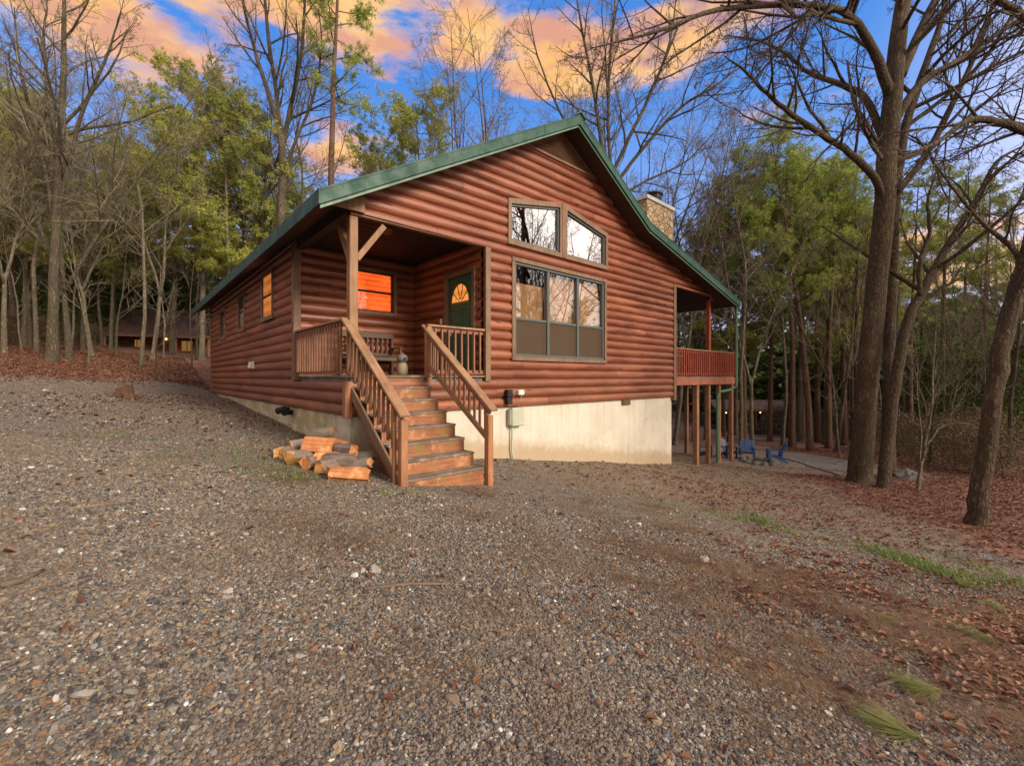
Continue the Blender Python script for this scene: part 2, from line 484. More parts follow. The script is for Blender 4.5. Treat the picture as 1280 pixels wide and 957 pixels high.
def leaf_mat(name, stops, trans=.25, scale=.55):
    m, n = mat(name)
    o = n.pos()
    f = n.noise(o, scale, 4, .65); f2 = n.noise(o, 9., 2, .5)
    q = n.m('ADD', n.m('MULTIPLY', f, .6), n.m('MULTIPLY', f2, .4))
    col = n.ramp(n.m('ADD', q, n.m('MULTIPLY', n.m('SUBTRACT', n.rnd(), .5), .12)), stops)
    p = n.n('ShaderNodeBsdfPrincipled', None, Base__Color=col, Roughness=.6)
    t = n.n('ShaderNodeBsdfTranslucent', None, Color=col)
    mx = n.n('ShaderNodeMixShader', None, i0=trans, i1=p.outputs[0], i2=t.outputs[0])
    n.n('ShaderNodeOutputMaterial', None, Surface=mx)
    return m
M['needle'] = leaf_mat('olive_pine_needles', [(.34, (.09, .15, .02)), (.5, (.24, .32, .05)), (.66, (.42, .46, .10))])
M['needle2'] = leaf_mat('yellow_green_foliage', [(.34, (.15, .20, .035)), (.5, (.36, .39, .075)), (.66, (.52, .50, .15))])
M['cedar'] = leaf_mat('dark_cedar_foliage', [(.34, (.03, .055, .012)), (.5, (.085, .125, .025)), (.66, (.17, .20, .04))])
M['brush'] = leaf_mat('brown_underbrush', [(.34, (.07, .045, .025)), (.5, (.13, .09, .045)), (.66, (.19, .14, .07))])
M['sprig'] = leaf_mat('fresh_green_needles', [(.3, (.09, .115, .025)), (.5, (.17, .19, .045)), (.7, (.27, .25, .085))], .25, 4.)
M['straw'] = leaf_mat('orange_pine_straw', [(.3, (.07, .042, .024)), (.5, (.18, .105, .05)), (.7, (.34, .21, .095))], .15, 3.)
M['leaf'] = leaf_mat('fallen_russet_leaves', [(.30, (.075, .032, .019)), (.42, (.165, .068, .035)), (.55, (.25, .12, .062)), (.68, (.38, .235, .14))], .15, 3.)
M['grass'] = leaf_mat('short_green_grass', [(.3, (.07, .13, .015)), (.5, (.11, .19, .03)), (.7, (.2, .24, .06))], .25, 2.)

STONES = [(.0, (0.040, 0.041, 0.041)), (.14, (0.093, 0.095, 0.091)), (.27, (0.188, 0.156, 0.110)), (.40, (0.210, 0.196, 0.164)), (.51, (0.127, 0.138, 0.138)), (.61, (0.298, 0.235, 0.151)),
          (.71, (0.210, 0.115, 0.058)), (.79, (0.277, 0.264, 0.234)), (.88, (0.165, 0.127, 0.086)), (.965, (0.464, 0.442, 0.384)), (.99, (0.671, 0.711, 0.652))]
def pebble_mat():
    m, n = mat('loose_pebbles')
    r = n.rnd()
    col = n.ramp(r, STONES, 'CONSTANT')
    o = n.obj()
    col = n.mix(n.mr(n.noise(o, 2.2, 4, .6), .4, .7, 0, .4), col, (.13, .09, .06))
    col = n.mix(n.mr(n.noise(n.pos(), .7, 5, .62), .44, .62, 0, .5), col, (.165, .122, .083))
    n.out(col, .8, n.bump(n.noise(o, 4., 4, .6), .35, .15))
    return m
M['pebble'] = pebble_mat()

def ground_mat():
    m, n = mat('gravel_and_leaf_ground')
    P = n.pos(); x, y, z = n.xyz(P)
    flat = n.comb(x, y, 0.)
    # --- gravel
    def stones(scale, off):
        vv = n.vm('ADD', n.vm('SCALE', flat, None, scale), n.vm('SCALE', n.noise(flat, scale * .6, 2, .5, out=1), None, .7))
        v = n.n('ShaderNodeTexVoronoi', {'feature': 'F1'}, Vector=n.vm('ADD', vv, (off, off, 0)), Scale=1.)
        return n.xyz(v.outputs['Color'])[0], v.outputs['Distance']
    c1, d1 = stones(52., 0.); c2, d2 = stones(27., 7.)
    pick = n.mr(n.noise(flat, 11., 3, .6), .52, .6)
    cs = n.mix(pick, n.ramp(c1, STONES, 'CONSTANT'), n.ramp(c2, STONES, 'CONSTANT'))
    hgt = n.m('SUBTRACT', 1., n.m('ADD', n.m('MULTIPLY', d1, n.m('SUBTRACT', 1., pick)), n.m('MULTIPLY', d2, pick)))
    shade = n.mr(hgt, .25, .6)
    grav = n.mix(n.m('MULTIPLY', n.m('SUBTRACT', 1., shade), .45), cs, (.055, .042, .032))
    tone = n.noise(flat, .55, 5, .6)
    rutm = n.m('ADD', n.mr(n.m('ABSOLUTE', n.m('SUBTRACT', n.m('ADD', x, n.m('MULTIPLY', y, .12)), 1.6)), .08, .5, 1., 0.), n.mr(n.m('ABSOLUTE', n.m('ADD', n.m('ADD', x, n.m('MULTIPLY', y, .12)), .15)), .08, .5, 1., 0.))
    grav = n.mix(n.m('MULTIPLY', rutm, n.mr(n.noise(flat, 3.2, 5, .7), .35, .6, 0., .55)), grav, (.135, .105, .075))
    grav = n.mix(n.mr(tone, .40, .64, 0., .5), grav, (.19, .14, .098))
    grav = n.mix(n.mr(n.noise(flat, 2.3, 5, .65), .52, .68, 0., .5), grav, (.085, .06, .042))
    grav = n.mix(n.mr(n.noise(flat, 1.1, 6, .7), .57, .68, 0., .5), grav, (.15, .09, .055))
    # --- leaf floor
    v = n.n('ShaderNodeTexVoronoi', {'feature': 'F1'}, Vector=n.vm('ADD', n.vm('SCALE', flat, None, 13.), n.vm('SCALE', n.noise(flat, 9., 3, .6, out=1), None, 1.4)), Scale=1.)
    lf = n.ramp(n.xyz(v.outputs['Color'])[0], [(0, (.075, .034, .024)), (.3, (.15, .06, .038)), (.6, (.20, .09, .055)), (.85, (.27, .14, .085)), (1, (.34, .21, .14))])
    lf = n.mix(n.mr(n.noise(flat, .8, 5, .65), .45, .7, 0, .6), lf, (.07, .045, .03))
    # --- zones (places, not light)
    wob = n.m('MULTIPLY', n.m('SUBTRACT', n.noise(flat, .9, 5, .65), .5), 2.2)
    edge = n.m('ADD', n.m('MULTIPLY', n.m('SUBTRACT', y, 5.75), .17), 7.5)
    mr_ = n.mr(n.m('ADD', n.m('SUBTRACT', x, edge), wob), -.4, .5)
    mr_ = n.m('MULTIPLY', mr_, n.m('SUBTRACT', 1., n.m('MULTIPLY', n.mr(y, 14., 15.5), n.mr(x, 13.5, 14.5, 1., 0.))))
    ml_ = n.mr(n.m('ADD', n.m('ADD', x, 13.7), n.m('MULTIPLY', wob, .8)), -.6, .4, 1., 0.)
    far = n.mr(n.m('ADD', y, wob), 23.0, 25.5)
    lb_ = n.m('MULTIPLY', n.mr(n.m('ADD', y, wob), 17.4, 18.4), n.mr(x, -8., -7., 1., 0.))
    leafm = n.m('MAXIMUM', n.m('MAXIMUM', n.m('MAXIMUM', mr_, ml_), far), lb_)
    col = n.mix(leafm, grav, lf)
    # dirt & dry grass around the cabin foot and on the right
    dirt = n.m('MULTIPLY', n.mr(n.m('ADD', y, n.m('MULTIPLY', wob, 1.4)), 6.4, 8.6), n.mr(x, -1., 3.))
    dirt = n.m('MULTIPLY', dirt, n.m('SUBTRACT', 1., leafm))
    dcol = n.mix(n.noise(flat, 30., 4, .7), (.13, .09, .055), (.30, .225, .15))
    dcol = n.mix(n.mr(n.noise(flat, 1.3, 4, .6), .5, .64, 0, .7), dcol, (.21, .10, .06))
    col = n.mix(n.m('MULTIPLY', dirt, n.mr(n.noise(flat, 14., 5, .7), .30, .62, .35, .9)), col, dcol)
    # pine straw patch on the right foreground
    dx = n.m('DIVIDE', n.m('SUBTRACT', x, 4.1), 1.9); dy = n.m('DIVIDE', n.m('SUBTRACT', y, 3.2), 1.3)
    rr = n.m('ADD', n.m('MULTIPLY', dx, dx), n.m('MULTIPLY', dy, dy))
    pm = n.m('MULTIPLY', n.mr(n.m('ADD', rr, wob), .1, 1.5, 1., 0.), n.mr(n.noise(flat, 6., 5, .7), .36, .6))
    col = n.mix(n.m('MULTIPLY', pm, .45), col, n.mix(n.noise(flat, 60., 4, .7), (.035, .026, .019), (.125, .085, .053)))
    # thin green strip
    gy = n.m('SUBTRACT', y, n.m('ADD', 8.6, n.m('MULTIPLY', x, -.5)))
    gm = n.m('MULTIPLY', n.mr(n.m('ABSOLUTE', n.m('ADD', gy, n.m('MULTIPLY', wob, .5))), .1, 1.0, 1., 0.), n.mr(x, 1.0, 3.0))
    gm = n.m('MULTIPLY', gm, n.mr(n.noise(flat, 5., 5, .7), .45, .6))
    col = n.mix(n.m('MULTIPLY', gm, .7), col, (.10, .14, .03))
    h = n.m('ADD', n.m('MULTIPLY', hgt, n.m('SUBTRACT', 1., leafm)), n.m('MULTIPLY', n.m('SUBTRACT', 1., v.outputs['Distance']), leafm))
    n.out(col, .88, n.bump(h, .8, .02))
    return m
M['ground'] = ground_mat()

# ------------------------------------------------------------------ ground sheet
def spaced(lo, hi, core0, core1, step, grow):
    a = list(np.arange(core0, core1, step))
    s = step; x = core0
    left = []
    while x > lo:
        s *= grow; x -= s; left.append(x)
    s = step; x = a[-1]; rightl = []
    while x < hi:
        s *= grow; x += s; rightl.append(x)
    return np.array(left[::-1] + a + rightl)
gx = spaced(-150, 170, -15, 16, .14, 1.09); gy = spaced(-60, 190, -1, 20, .14, 1.09)
XX, YY = np.meshgrid(gx, gy, indexing='xy')
ZZ = ground(XX, YY)
nx, ny = len(gx), len(gy)
V = np.stack([XX.ravel(), YY.ravel(), ZZ.ravel()], 1)
i = np.arange(nx * ny).reshape(ny, nx)
Fq = np.stack([i[:-1, :-1].ravel(), i[:-1, 1:].ravel(), i[1:, 1:].ravel(), i[1:, :-1].ravel()], 1)
g = link('ground', mesh_np('ground', V, Fq, M['ground'], True)); g['kind'] = 'structure'

# lake glimpsed through the right woods
m_, n_ = mat('pale_lake_water')
n_.out((.05, .075, .09), .06, n_.bump(n_.noise(n_.pos(), 2.5, 4, .6), .15, .05), Specular_IOR_Level=.8)
mb = MB(); LZ = gz(28, 41) + .78
mb.add([(15, 33, LZ), (45, 33, LZ), (45, 51, LZ), (15, 51, LZ)], [(0, 1, 2, 3)])
lake = mb.build('lake', m_); lake['kind'] = 'structure'

# ------------------------------------------------------------------ CABIN
TH = math.atan2(.6653, .7466)
C0 = (-2.606, 7.0, 0.0)
cabin = thing('log_cabin', 'red-brown log cabin with green metal roof, raised porch and wooden stairs', 'cabin', C0, TH)
W, D = 10.29, 14.0
FL = 1.43
RA, RZ, RP = 5.05, 7.34, .58          # ridge a, ridge top z, pitch
KA = 8.03; KZ = RZ - RP * (KA - RA); KP = .235; RT = 14.14
LE = -.62; OV = .55
SD = .17                               # soffit depth below the roof top
def rooftop(a):
    if a <= RA: return RZ - RP * (RA - a)
    if a <= KA: return RZ - RP * (a - RA)
    return KZ - KP * (a - KA)
PW, PD = 2.72, 2.78                    # porch width and depth
LINT = 4.03; BL = 4.31

def clipspan(z):
    zz = z + SD
    lo = RA - (RZ - zz) / RP
    hi = RA + (RZ - zz) / RP if zz >= KZ else KA + (KZ - zz) / KP
    return lo, hi
def subtract(iv, s0, s1):
    out = []
    for a, b in iv:
        if s1 <= a or s0 >= b: out.append((a, b)); continue
        if s0 > a: out.append((a, s0))
        if s1 < b: out.append((s1, b))
    return out
WIN = (3.45, 6.71, 1.77, 3.92)
UW = (3.37, 6.77, 4.20, 5.13, 5.47)    # upper pair: a0, a1, bottom, outer top, centre top
def gable_iv(z):
    lo, hi = clipspan(z)
    lo = max(lo, 0.0)
    if z < BL: hi = min(hi, W)
    else: hi = min(hi, 13.12)
    iv = [(lo, hi)] if hi > lo else []
    if FL - .12 < z < LINT: iv = subtract(iv, -1, PW + .06)
    if WIN[2] < z < WIN[3]: iv = subtract(iv, WIN[0], WIN[1])
    if UW[2] < z < UW[4]:
        t = max(0, (z - UW[3]) / (UW[4] - UW[3]))
        iv = subtract(iv, UW[0] + t * (RA - UW[0]), UW[1] - t * (UW[1] - RA))
    if z > 6.44: iv = []
    return iv

def log_wall(mb, P, ivf, z0, z1, nprof=8):
    rows = int(math.ceil((z1 - z0) / PITCH))
    for k in range(rows):
        for j in range(nprof):
            za = z0 + PITCH * (k + j / nprof); zb = z0 + PITCH * (k + (j + 1) / nprof)
            if za >= z1: break
            zb = min(zb, z1)
            def bul(z):
                f = ((z - z0) / PITCH) % 1.0
                return f
            fa = j / nprof; fb = (j + 1) / nprof
            ba = (.066) * max(0, 1 - abs(2 * fa - 1) ** 2.2) ** .75; bb = .066 * max(0, 1 - abs(2 * fb - 1) ** 2.2) ** .75
            A = ivf(za + 1e-4); B = ivf(zb - 1e-4)
            if len(A) != len(B):
                A = B = ivf((za + zb) / 2)
            for (a0, a1), (b0, b1) in zip(A, B):
                L = max(a1 - a0, b1 - b0); ns = max(1, int(L / 1.2))
                for q in range(ns):
                    f0 = q / ns; f1 = (q + 1) / ns
                    mb.add([P(a0 + (a1 - a0) * f0, za, ba), P(a0 + (a1 - a0) * f1, za, ba), P(b0 + (b1 - b0) * f1, zb, bb), P(b0 + (b1 - b0) * f0, zb, bb)], [(0, 1, 2, 3)])

mb = MB(); log_wall(mb, lambda s, z, b: (s, -b, z), gable_iv, SB, 6.44)
mb.build('gable_wall', M['log'], cabin)
# inner faces so that the house is closed
def left_iv(z):
    iv = [(0.0, D)]
    if z > FL - .12: iv = [(PD, D)]
    for (b0, b1, zb, zt) in ((4.42, 5.50, 2.80, 3.94), (7.58, 8.49, 2.76, 3.86), (10.64, 11.75, 2.72, 3.76)):
        if zb < z < zt: iv = subtract(iv, b0, b1)
    return iv
mb = MB(); log_wall(mb, lambda s, z, b: (-b, s, z), left_iv, SB, 4.26)
mb.build('side_wall', M['log'], cabin)
PWIN = (1.13, 2.20, 2.86, 3.88)
def pback_iv(z):
    iv = [(0.0, PW)]
    if PWIN[2] < z < PWIN[3]: iv = subtract(iv, PWIN[0], PWIN[1])
    return iv
mb = MB(); log_wall(mb, lambda s, z, b: (s, PD - b, z), pback_iv, SB + .6, 4.2)
DOOR = (.30, 1.22, FL + .02, FL + 2.12)
def pright_iv(z):
    iv = [(0.0, PD)]
    if z < DOOR[3] + .09: iv = subtract(iv, DOOR[0] - .1, DOOR[1] + .1)
    return iv
log_wall(mb, lambda s, z, b: (PW - b, s, z), pright_iv, SB + .6, 4.2)
mb.build('porch_wall', M['log'], cabin)
mb = MB()
log_wall(mb, lambda s, z, b: (W + b, s, z), lambda z: [(0, D)], SB, 4.9)
mb.build('end_wall', M['log'], cabin)
mb = MB()
log_wall(mb, lambda s, z, b: (s, D + b, z), lambda z: [(max(0, clipspan(z)[0]), min(W, clipspan(z)[1]))] if clipspan(z)[1] > clipspan(z)[0] else [], SB, 7.0)
mb.build('rear_wall', M['log'], cabin)
# dark plain interior behind the glass
m_, n_ = mat('dim_interior_panel'); n_.out((.10, .06, .035), .8); M['inside'] = m_
mb = MB()
mb.box(PW + .2, W - .2, 3.4, 3.5, FL, 6.2)
mb.box(PW + .2, W - .2, .2, 3.4, FL - .06, FL)
mb.box(PW + .10, PW + .14, .2, PD + .3, FL, 5.4)
mb.box(.15, PW + .1, PD + 1.6, PD + 1.65, FL, 4.2)
mb.build('interior', M['inside'], cabin)

# foundation
mb = MB()
mb.prism([(.03, .03), (W - .03, .03), (W - .03, D - .03), (.03, D - .03)], 'z', -2.6, SB)
fdn = mb.build('foundation', M['fdn'], cabin)
mb = MB()
def wallz(u, v, b=0.):
    """a and z on the gable plane"""
    t = (u - CX) / F
    a = (t * 7.0 + 2.606) / (.7466 - .6653 * t); Y = 7 + .6653 * a
    return a, CAMZ + (HZ - v) / F * Y
a, z = wallz(783, 502)
mb.box(a - .2, a + .2, .0, .02, z - .09, z + .09)
for k in range(6): mb.beam((a - .18, -.012, z - .075 + k * .03), (a + .18, -.012, z - .075 + k * .03), .02, .012, (0, .6, .8))
mb.build('vent', M['trim'], fdn)

# roof : three metal sheets with ribs
def slab(mb, a0, a1, t, y0, y1, drop=0.):
    z0, z1 = rooftop(a0) - drop, rooftop(a1) - drop
    if a1 > KA and a0 >= KA - 1e-6: z0 = KZ - drop
    mb.prism([(a0, z0), (a1, z1), (a1, z1 - t), (a0, z0 - t)], 'y', y0, y1)
Y0, Y1 = -OV, D + .5
mb = MB()
for a0, a1 in ((LE, RA), (RA, KA), (KA, RT)):
    slab(mb, a0, a1, .03, Y0 - .03, Y1)
    y = Y0 + .1
    while y < Y1:
        z0, z1 = rooftop(a0 + 1e-6), rooftop(a1)
        mb.beam((a0, y, z0 + .012), (a1, y, z1 + .012), .03, .03)
        y += .3
roof = mb.build('roof', M['green'], cabin)
mb = MB()
for a0, a1 in ((LE, RA), (RA, KA), (KA, RT)):
    z0, z1 = rooftop(a0 + (1e-6 if a0 == KA else 0)), rooftop(a1)
    # upper band, then a set-back lower band
    mb.prism([(a0, z0 - .032), (a1, z1 - .032), (a1, z1 - .215), (a0, z0 - .215)], 'y', Y0 - .022, Y0 + .02)
for a_ in (1.6, 3.9, 6.4, 10.6, 12.9):
    z0 = rooftop(a_); sl_ = (rooftop(a_ + .05) - z0) / .05
    mb.prism([(a_, z0 - .034), (a_ + .05, z0 + sl_ * .05 - .034), (a_ + .05, z0 + sl_ * .05 - .218), (a_, z0 - .218)], 'y', Y0 - .027, Y0 - .023)
for k in range(24):
    a_ = -.3 + k * .6; mb.lathe([(.010, 0), (.010, .004), (.005, .006)], 6)
    for q_ in range(18): 
        v_ = mb.v[-1 - q_]; mb.v[-1 - q_] = (a_ + v_[0], Y0 - .0222 - v_[2], rooftop(a_) - .06 + v_[1])
mb.build('fascia', M['green'], roof)
mb = MB()
for a0, a1 in ((LE, RA), (RA, KA), (KA, RT)):
    z0, z1 = rooftop(a0 + (1e-6 if a0 == KA else 0)), rooftop(a1)
    mb.prism([(a0 + .01, z0 - .2), (a1, z1 - .2), (a1, z1 - .265), (a0 + .01, z0 - .265)], 'y', Y0 + .022, Y0 + .045)
mb.build('drip_board', M['downspout'], roof)
mb = MB()
zl = rooftop(LE); zr = rooftop(RT)
mb.box(LE - .025, LE + .0, Y0 - .022, Y1, zl - .22, zl - .0)
mb.build('eave_fascia', M['green'], roof)
mb = MB()   # gutter on the balcony side
zr = rooftop(RT)
mb.prism([(RT + .0, zr - .02), (RT + .12, zr - .02), (RT + .10, zr - .13), (RT + .0, zr - .15)], 'y', Y0 - .02, Y1)
mb.build('gutter', M['downspout'], roof)
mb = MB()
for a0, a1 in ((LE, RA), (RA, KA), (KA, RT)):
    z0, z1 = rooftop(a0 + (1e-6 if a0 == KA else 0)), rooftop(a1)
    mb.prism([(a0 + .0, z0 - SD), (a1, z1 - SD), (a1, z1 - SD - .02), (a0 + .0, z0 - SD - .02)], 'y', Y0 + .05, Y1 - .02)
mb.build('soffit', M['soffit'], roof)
mb = MB()
mb.prism([(RA - .16, RZ - .16 * RP + .03), (RA, RZ + .055), (RA + .16, RZ - .16 * RP + .03), (RA + .16, RZ - .16 * RP + .01), (RA, RZ + .03), (RA - .16, RZ - .16 * RP + .01)], 'y', Y0 - .06, Y1 + .02)
mb.build('ridge_cap', M['green'], roof)

# gable louvre
mb = MB()
lo, hi = clipspan(6.44)
mb.prism([(lo - .1, 6.42), (hi + .1, 6.42), (hi + .1, 6.47), (lo - .1, 6.47)], 'y', -.09, .0)
mb.prism([(lo, 6.44), (hi, 6.44), (RA, RZ - SD)], 'y', .01, .04)
k = 0; z = 6.52
while z < RZ - SD - .12:
    l2, h2 = clipspan(z)
    mb.beam((l2 + .12, -.02, z), (h2 - .12, -.02, z), .06, .012, (0, .55, .83)); z += .055
ll, hh = clipspan(6.47)
mb.beam((ll + .05, -.04, 6.49), (RA, -.04, RZ - SD - .06), .05, .11)
mb.beam((hh - .05, -.04, 6.49), (RA, -.04, RZ - SD - .06), .05, .11)
mb.build('gable_vent', M['ventwood'], cabin)

# porch: floor, ceiling, lintel trims, post with braces
mb = MB()
for k in range(19):
    y0 = -.05 + k * .149
    mb.box(.0, PW, y0, y0 + .143, FL - .035, FL)
mb.box(0.05, PW, .02, PD, FL - .2, FL - .036)
mb.build('porch_floor', M['tread'], cabin)
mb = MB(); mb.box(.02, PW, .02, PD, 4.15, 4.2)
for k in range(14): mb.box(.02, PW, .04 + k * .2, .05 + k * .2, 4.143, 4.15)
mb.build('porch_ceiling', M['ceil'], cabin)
mb = MB()
mb.cbox(0.02, PW, -.035, .0, LINT - .03, LINT + .0)       # thin board under the gable logs
mb.cbox(.16, PW, .03, .14, LINT + .002, 4.14)
mb.build('porch_beam', M['post'], cabin)
mb = MB(); mb.cbox(-.02, .12, .06, PD - .06, LINT - .0, 4.24); mb.build('porch_beam', M['soffit'], cabin)
mb = MB()
mb.prism([(-.34, 4.04), (.22, 4.04), (.22, 4.30), (-.02, 4.20)], 'y', -.115, -.07)
mb.build('rafter_block', M['post'], cabin)
mb = MB(); mb.cbox(.015, .155, .0, .14, FL, LINT - .032, .01)
pp = mb.build('porch_post', M['post'], cabin)
mb = MB(); mb.beam((.15, .07, 3.32), (.62, .07, 3.96), .09, .09); mb.build('brace', M['post'], pp)
mb = MB(); mb.beam((.085, .14, 3.32), (.085, .60, 3.96), .09, .09); mb.build('brace', M['post'], pp)
def trim(name, x0, x1, y0, y1, z0, z1, m='trim', parent=None):
    b = MB(); b.cbox(x0, x1, y0, y1, z0, z1); return b.build(name, M[m], parent or cabin)
trim('corner_trim', PW + .0, PW + .13, -.085, .0, FL - .12, LINT - .03)
trim('corner_trim', -.085, .06, PD - .085, PD + .06, FL - .1, 4.24, 'trim')
trim('corner_trim', -.095, .02, -.095, .02, SB - .01, FL - .1, 'newel')
trim('corner_trim', W - .06, W + .085, -.085, .05, SB - .1, BL, 'trim')
trim('corner_trim', -.07, .05, D - .03, D + .08, SB, 4.2)
mb = MB(); mb.cbox(W, 13.1, -.075, -.0, BL - .06, BL); mb.cbox(13.1 - .02, RT - .1, .0, .1, 4.16, 4.24); mb.build('balcony_lintel', M['beam'], cabin)

# windows
def rect_frame(mb, a0, a1, z0, z1, w, y0, y1):
    mb.cbox(a0, a1, y0, y1, z1 - w, z1); mb.cbox(a0, a1, y0, y1, z0, z0 + w)
    mb.cbox(a0, a0 + w, y0, y1, z0 + w, z1 - w); mb.cbox(a1 - w, a1, y0, y1, z0 + w, z1 - w)
# big triple window
mb = MB(); rect_frame(mb, WIN[0] - .02, WIN[1] + .02, WIN[2] - .02, WIN[3] + .02, .09, -.085, .0)
w = mb.build('window', M['trim'], cabin)
mb = MB(); a0, a1, z0, z1 = WIN[0] + .07, WIN[1] - .07, WIN[2] + .07, WIN[3] - .07
rect_frame(mb, a0, a1, z0, z1, .055, -.05, .04)
aw = (a1 - a0) / 3
for k in (1, 2): mb.cbox(a0 + aw * k - .04, a0 + aw * k + .04, -.055, .04, z0 + .055, z1 - .055)
zs = 2.655
for k in range(3): mb.cbox(a0 + aw * k + .045, a0 + aw * (k + 1) - .045, -.04, .035, zs - .03, zs + .03)
mb.build('sash', M['alu'], w)
for k in range(3):
    mb = MB(); mb.box(a0 + aw * k + .03, a0 + aw * (k + 1) - .03, .0, .006, zs, z1 - .04); mb.build('pane', M['glass_mid'], w)
    mb = MB(); mb.box(a0 + aw * k + .03, a0 + aw * (k + 1) - .03, .006, .012, z0 + .04, zs); mb.build('pane', M['glass_low'], w)
    mb = MB(); mb.box(a0 + aw * k + .035, a0 + aw * (k + 1) - .035, -.022, -.019, z0 + .05, zs - .02); mb.build('insect_screen', M['screen'], w)
    mb = MB(); top = [3.45, 3.74, 3.74][k]
    mb.box(a0 + aw * k + .02, a0 + aw * (k + 1) - .02, .10, .115, z0 + .02, top); mb.build('blind', M['blind'], w)
# upper pair of trapezoid windows
def trap(side):
    s = 1 if side > 0 else -1
    def pnt(q, z): return (RA + s * q, z)
    half = UW[1] - RA
    def top(q, off): return UW[4] - (UW[4] - UW[3]) * q / half - off
    def ring(qi, qo, bo, to):
        return [pnt(qi, UW[2] + bo), pnt(qo, UW[2] + bo), pnt(qo, top(qo, to)), pnt(qi, top(qi, to))]
    mb = MB()
    def strip(A, B, y0, y1):
        # frame between outer ring A and inner ring B
        n = 4; V = []
        for y in (y0, y1):
            for p in A + B: V.append((p[0], y, p[1]))
        fs = []
        for i in range(4):
            j = (i + 1) % 4
            fs += [(i, j, 4 + j, 4 + i), (8 + i, 12 + i, 12 + j, 8 + j), (i, 8 + i, 8 + j, j), (4 + i, 4 + j, 12 + j, 12 + i)]
        return V, fs
    V, fs = strip(ring(.0, half + .01, -.01, -.01), ring(.125, half - .08, .09, .10), -.085, .0); mb.add(V, fs)
    ob = mb.build('window', M['trim'], cabin)
    mb = MB(); V, fs = strip(ring(.127, half - .082, .092, .102), ring(.165, half - .125, .13, .145), -.04, .03); mb.add(V, fs)
    mb.build('sash', M['alu'], ob)
    mb = MB(); mb.prism(ring(.15, half - .10, .115, .13), 'y', .0, .006); mb.build('pane', M['glass'], ob)
trap(-1); trap(1)
mb = MB(); mb.cbox(RA - .06, RA + .06, -.095, -.083, UW[2], UW[4] - .01); mb.build('window_post', M['trim'], cabin)
# porch window
mb = MB(); a0, a1, z0, z1 = PWIN
def pw(mb_, x0, x1, y0, y1, zz0, zz1): mb_.cbox(x0, x1, y0, y1, zz0, zz1)
rect_frame(mb, a0 - .02, a1 + .02, z0 - .02, z1 + .02, .075, PD - .085, PD)
w = mb.build('window', M['trim'], cabin)
mb = MB(); rect_frame(mb, a0 + .055, a1 - .055, z0 + .055, z1 - .055, .03, PD - .03, PD + .03)
mb.cbox(a0 + .085, a1 - .085, PD - .035, PD + .03, (z0 + z1) / 2 - .02, (z0 + z1) / 2 + .02); mb.build('sash', M['black'], w)
mb = MB(); mb.box(a0 + .08, a1 - .08, PD, PD + .005, z0 + .08, z1 - .08); mb.build('pane', M['glass_low'], w)
mb = MB()
k = z0 + .08
while k < z1 - .09:
    mb.beam((a0 + .08, PD + .07, k), (a1 - .08, PD + .07, k), .05, .004, (0, .55, .83)); k += .042
mb.box(a0 + .06, a1 - .06, PD + .11, PD + .12, z0 + .05, z1 - .05)
mb.build('blind', M['litblind'], w)
# windows on the long side
for q, (b0, b1, zb, zt) in enumerate(((4.42, 5.50, 2.80, 3.94), (7.58, 8.49, 2.76, 3.86), (10.64, 11.75, 2.72, 3.76))):
    mb = MB()
    x0, x1 = -.085, .0
    mb.cbox(x0, x1, b0 - .02, b1 + .02, zt - .08, zt + .02); mb.cbox(x0 - .01, x1, b0 - .03, b1 + .03, zb - .03, zb + .07)
    mb.cbox(x0, x1, b0 - .02, b0 + .08, zb + .07, zt - .08); mb.cbox(x0, x1, b1 - .08, b1 + .02, zb + .07, zt - .08)
    w = mb.build('window', M['trim'], cabin)
    mb = MB(); zm = (zb + zt) / 2
    mb.cbox(-.075, .03, b0 + .08, b1 - .08, zm - .025, zm + .025); mb.cbox(-.07, .03, b0 + .08, b0 + .10, zb + .07, zt - .08); mb.cbox(-.07, .03, b1 - .10, b1 - .08, zb + .07, zt - .08)
    mb.build('sash', M['black'], w)
    mb = MB(); mb.box(-.062, -.058, b0 + .08, b1 - .08, zb + .07, zt - .08); mb.build('pane', M['glass_low'], w)
    mb = MB(); mb.box(-.05, -.045, b0 + .06, b1 - .06, zb + .05, zt - .06)
    mb.build('blind', M['litshade'] if q == 0 else M['inside'], w)

# door on the porch's right wall (faces -x)
x = PW
b = MB()
b.cbox(x - .085, x, DOOR[0] - .11, DOOR[0], FL, DOOR[3] + .1); b.cbox(x - .085, x, DOOR[1], DOOR[1] + .11, FL, DOOR[3] + .1)
b.cbox(x - .085, x, DOOR[0], DOOR[1], DOOR[3], DOOR[3] + .1)
b.build('door_frame', M['trim'], cabin)
b = MB(); b.cbox(x - .02, x + .03, DOOR[0] + .004, DOOR[1] - .004, DOOR[2], DOOR[3] - .004)
dm = (DOOR[0] + DOOR[1]) / 2
for (p0, p1, q0, q1) in ((DOOR[0] + .1, dm - .04, .95, 1.42), (dm + .04, DOOR[1] - .1, .95, 1.42), (DOOR[0] + .1, dm - .04, .18, .85), (dm + .04, DOOR[1] - .1, .18, .85)):
    def dfr(y0, y1, z0, z1, wv=.025):
        b.cbox(x - .03, x - .02, y0, y1, z1 - wv, z1); b.cbox(x - .03, x - .02, y0, y1, z0, z0 + wv)
        b.cbox(x - .03, x - .02, y0, y0 + wv, z0 + wv, z1 - wv); b.cbox(x - .03, x - .02, y1 - wv, y1, z0 + wv, z1 - wv)
    dfr(p0, p1, FL + q0, FL + q1)
    b.cbox(x - .027, x - .02, p0 + .05, p1 - .05, FL + q0 + .05, FL + q1 - .05)
door = b.build('door', M['greendoor'], cabin)
b = MB(); poly = []
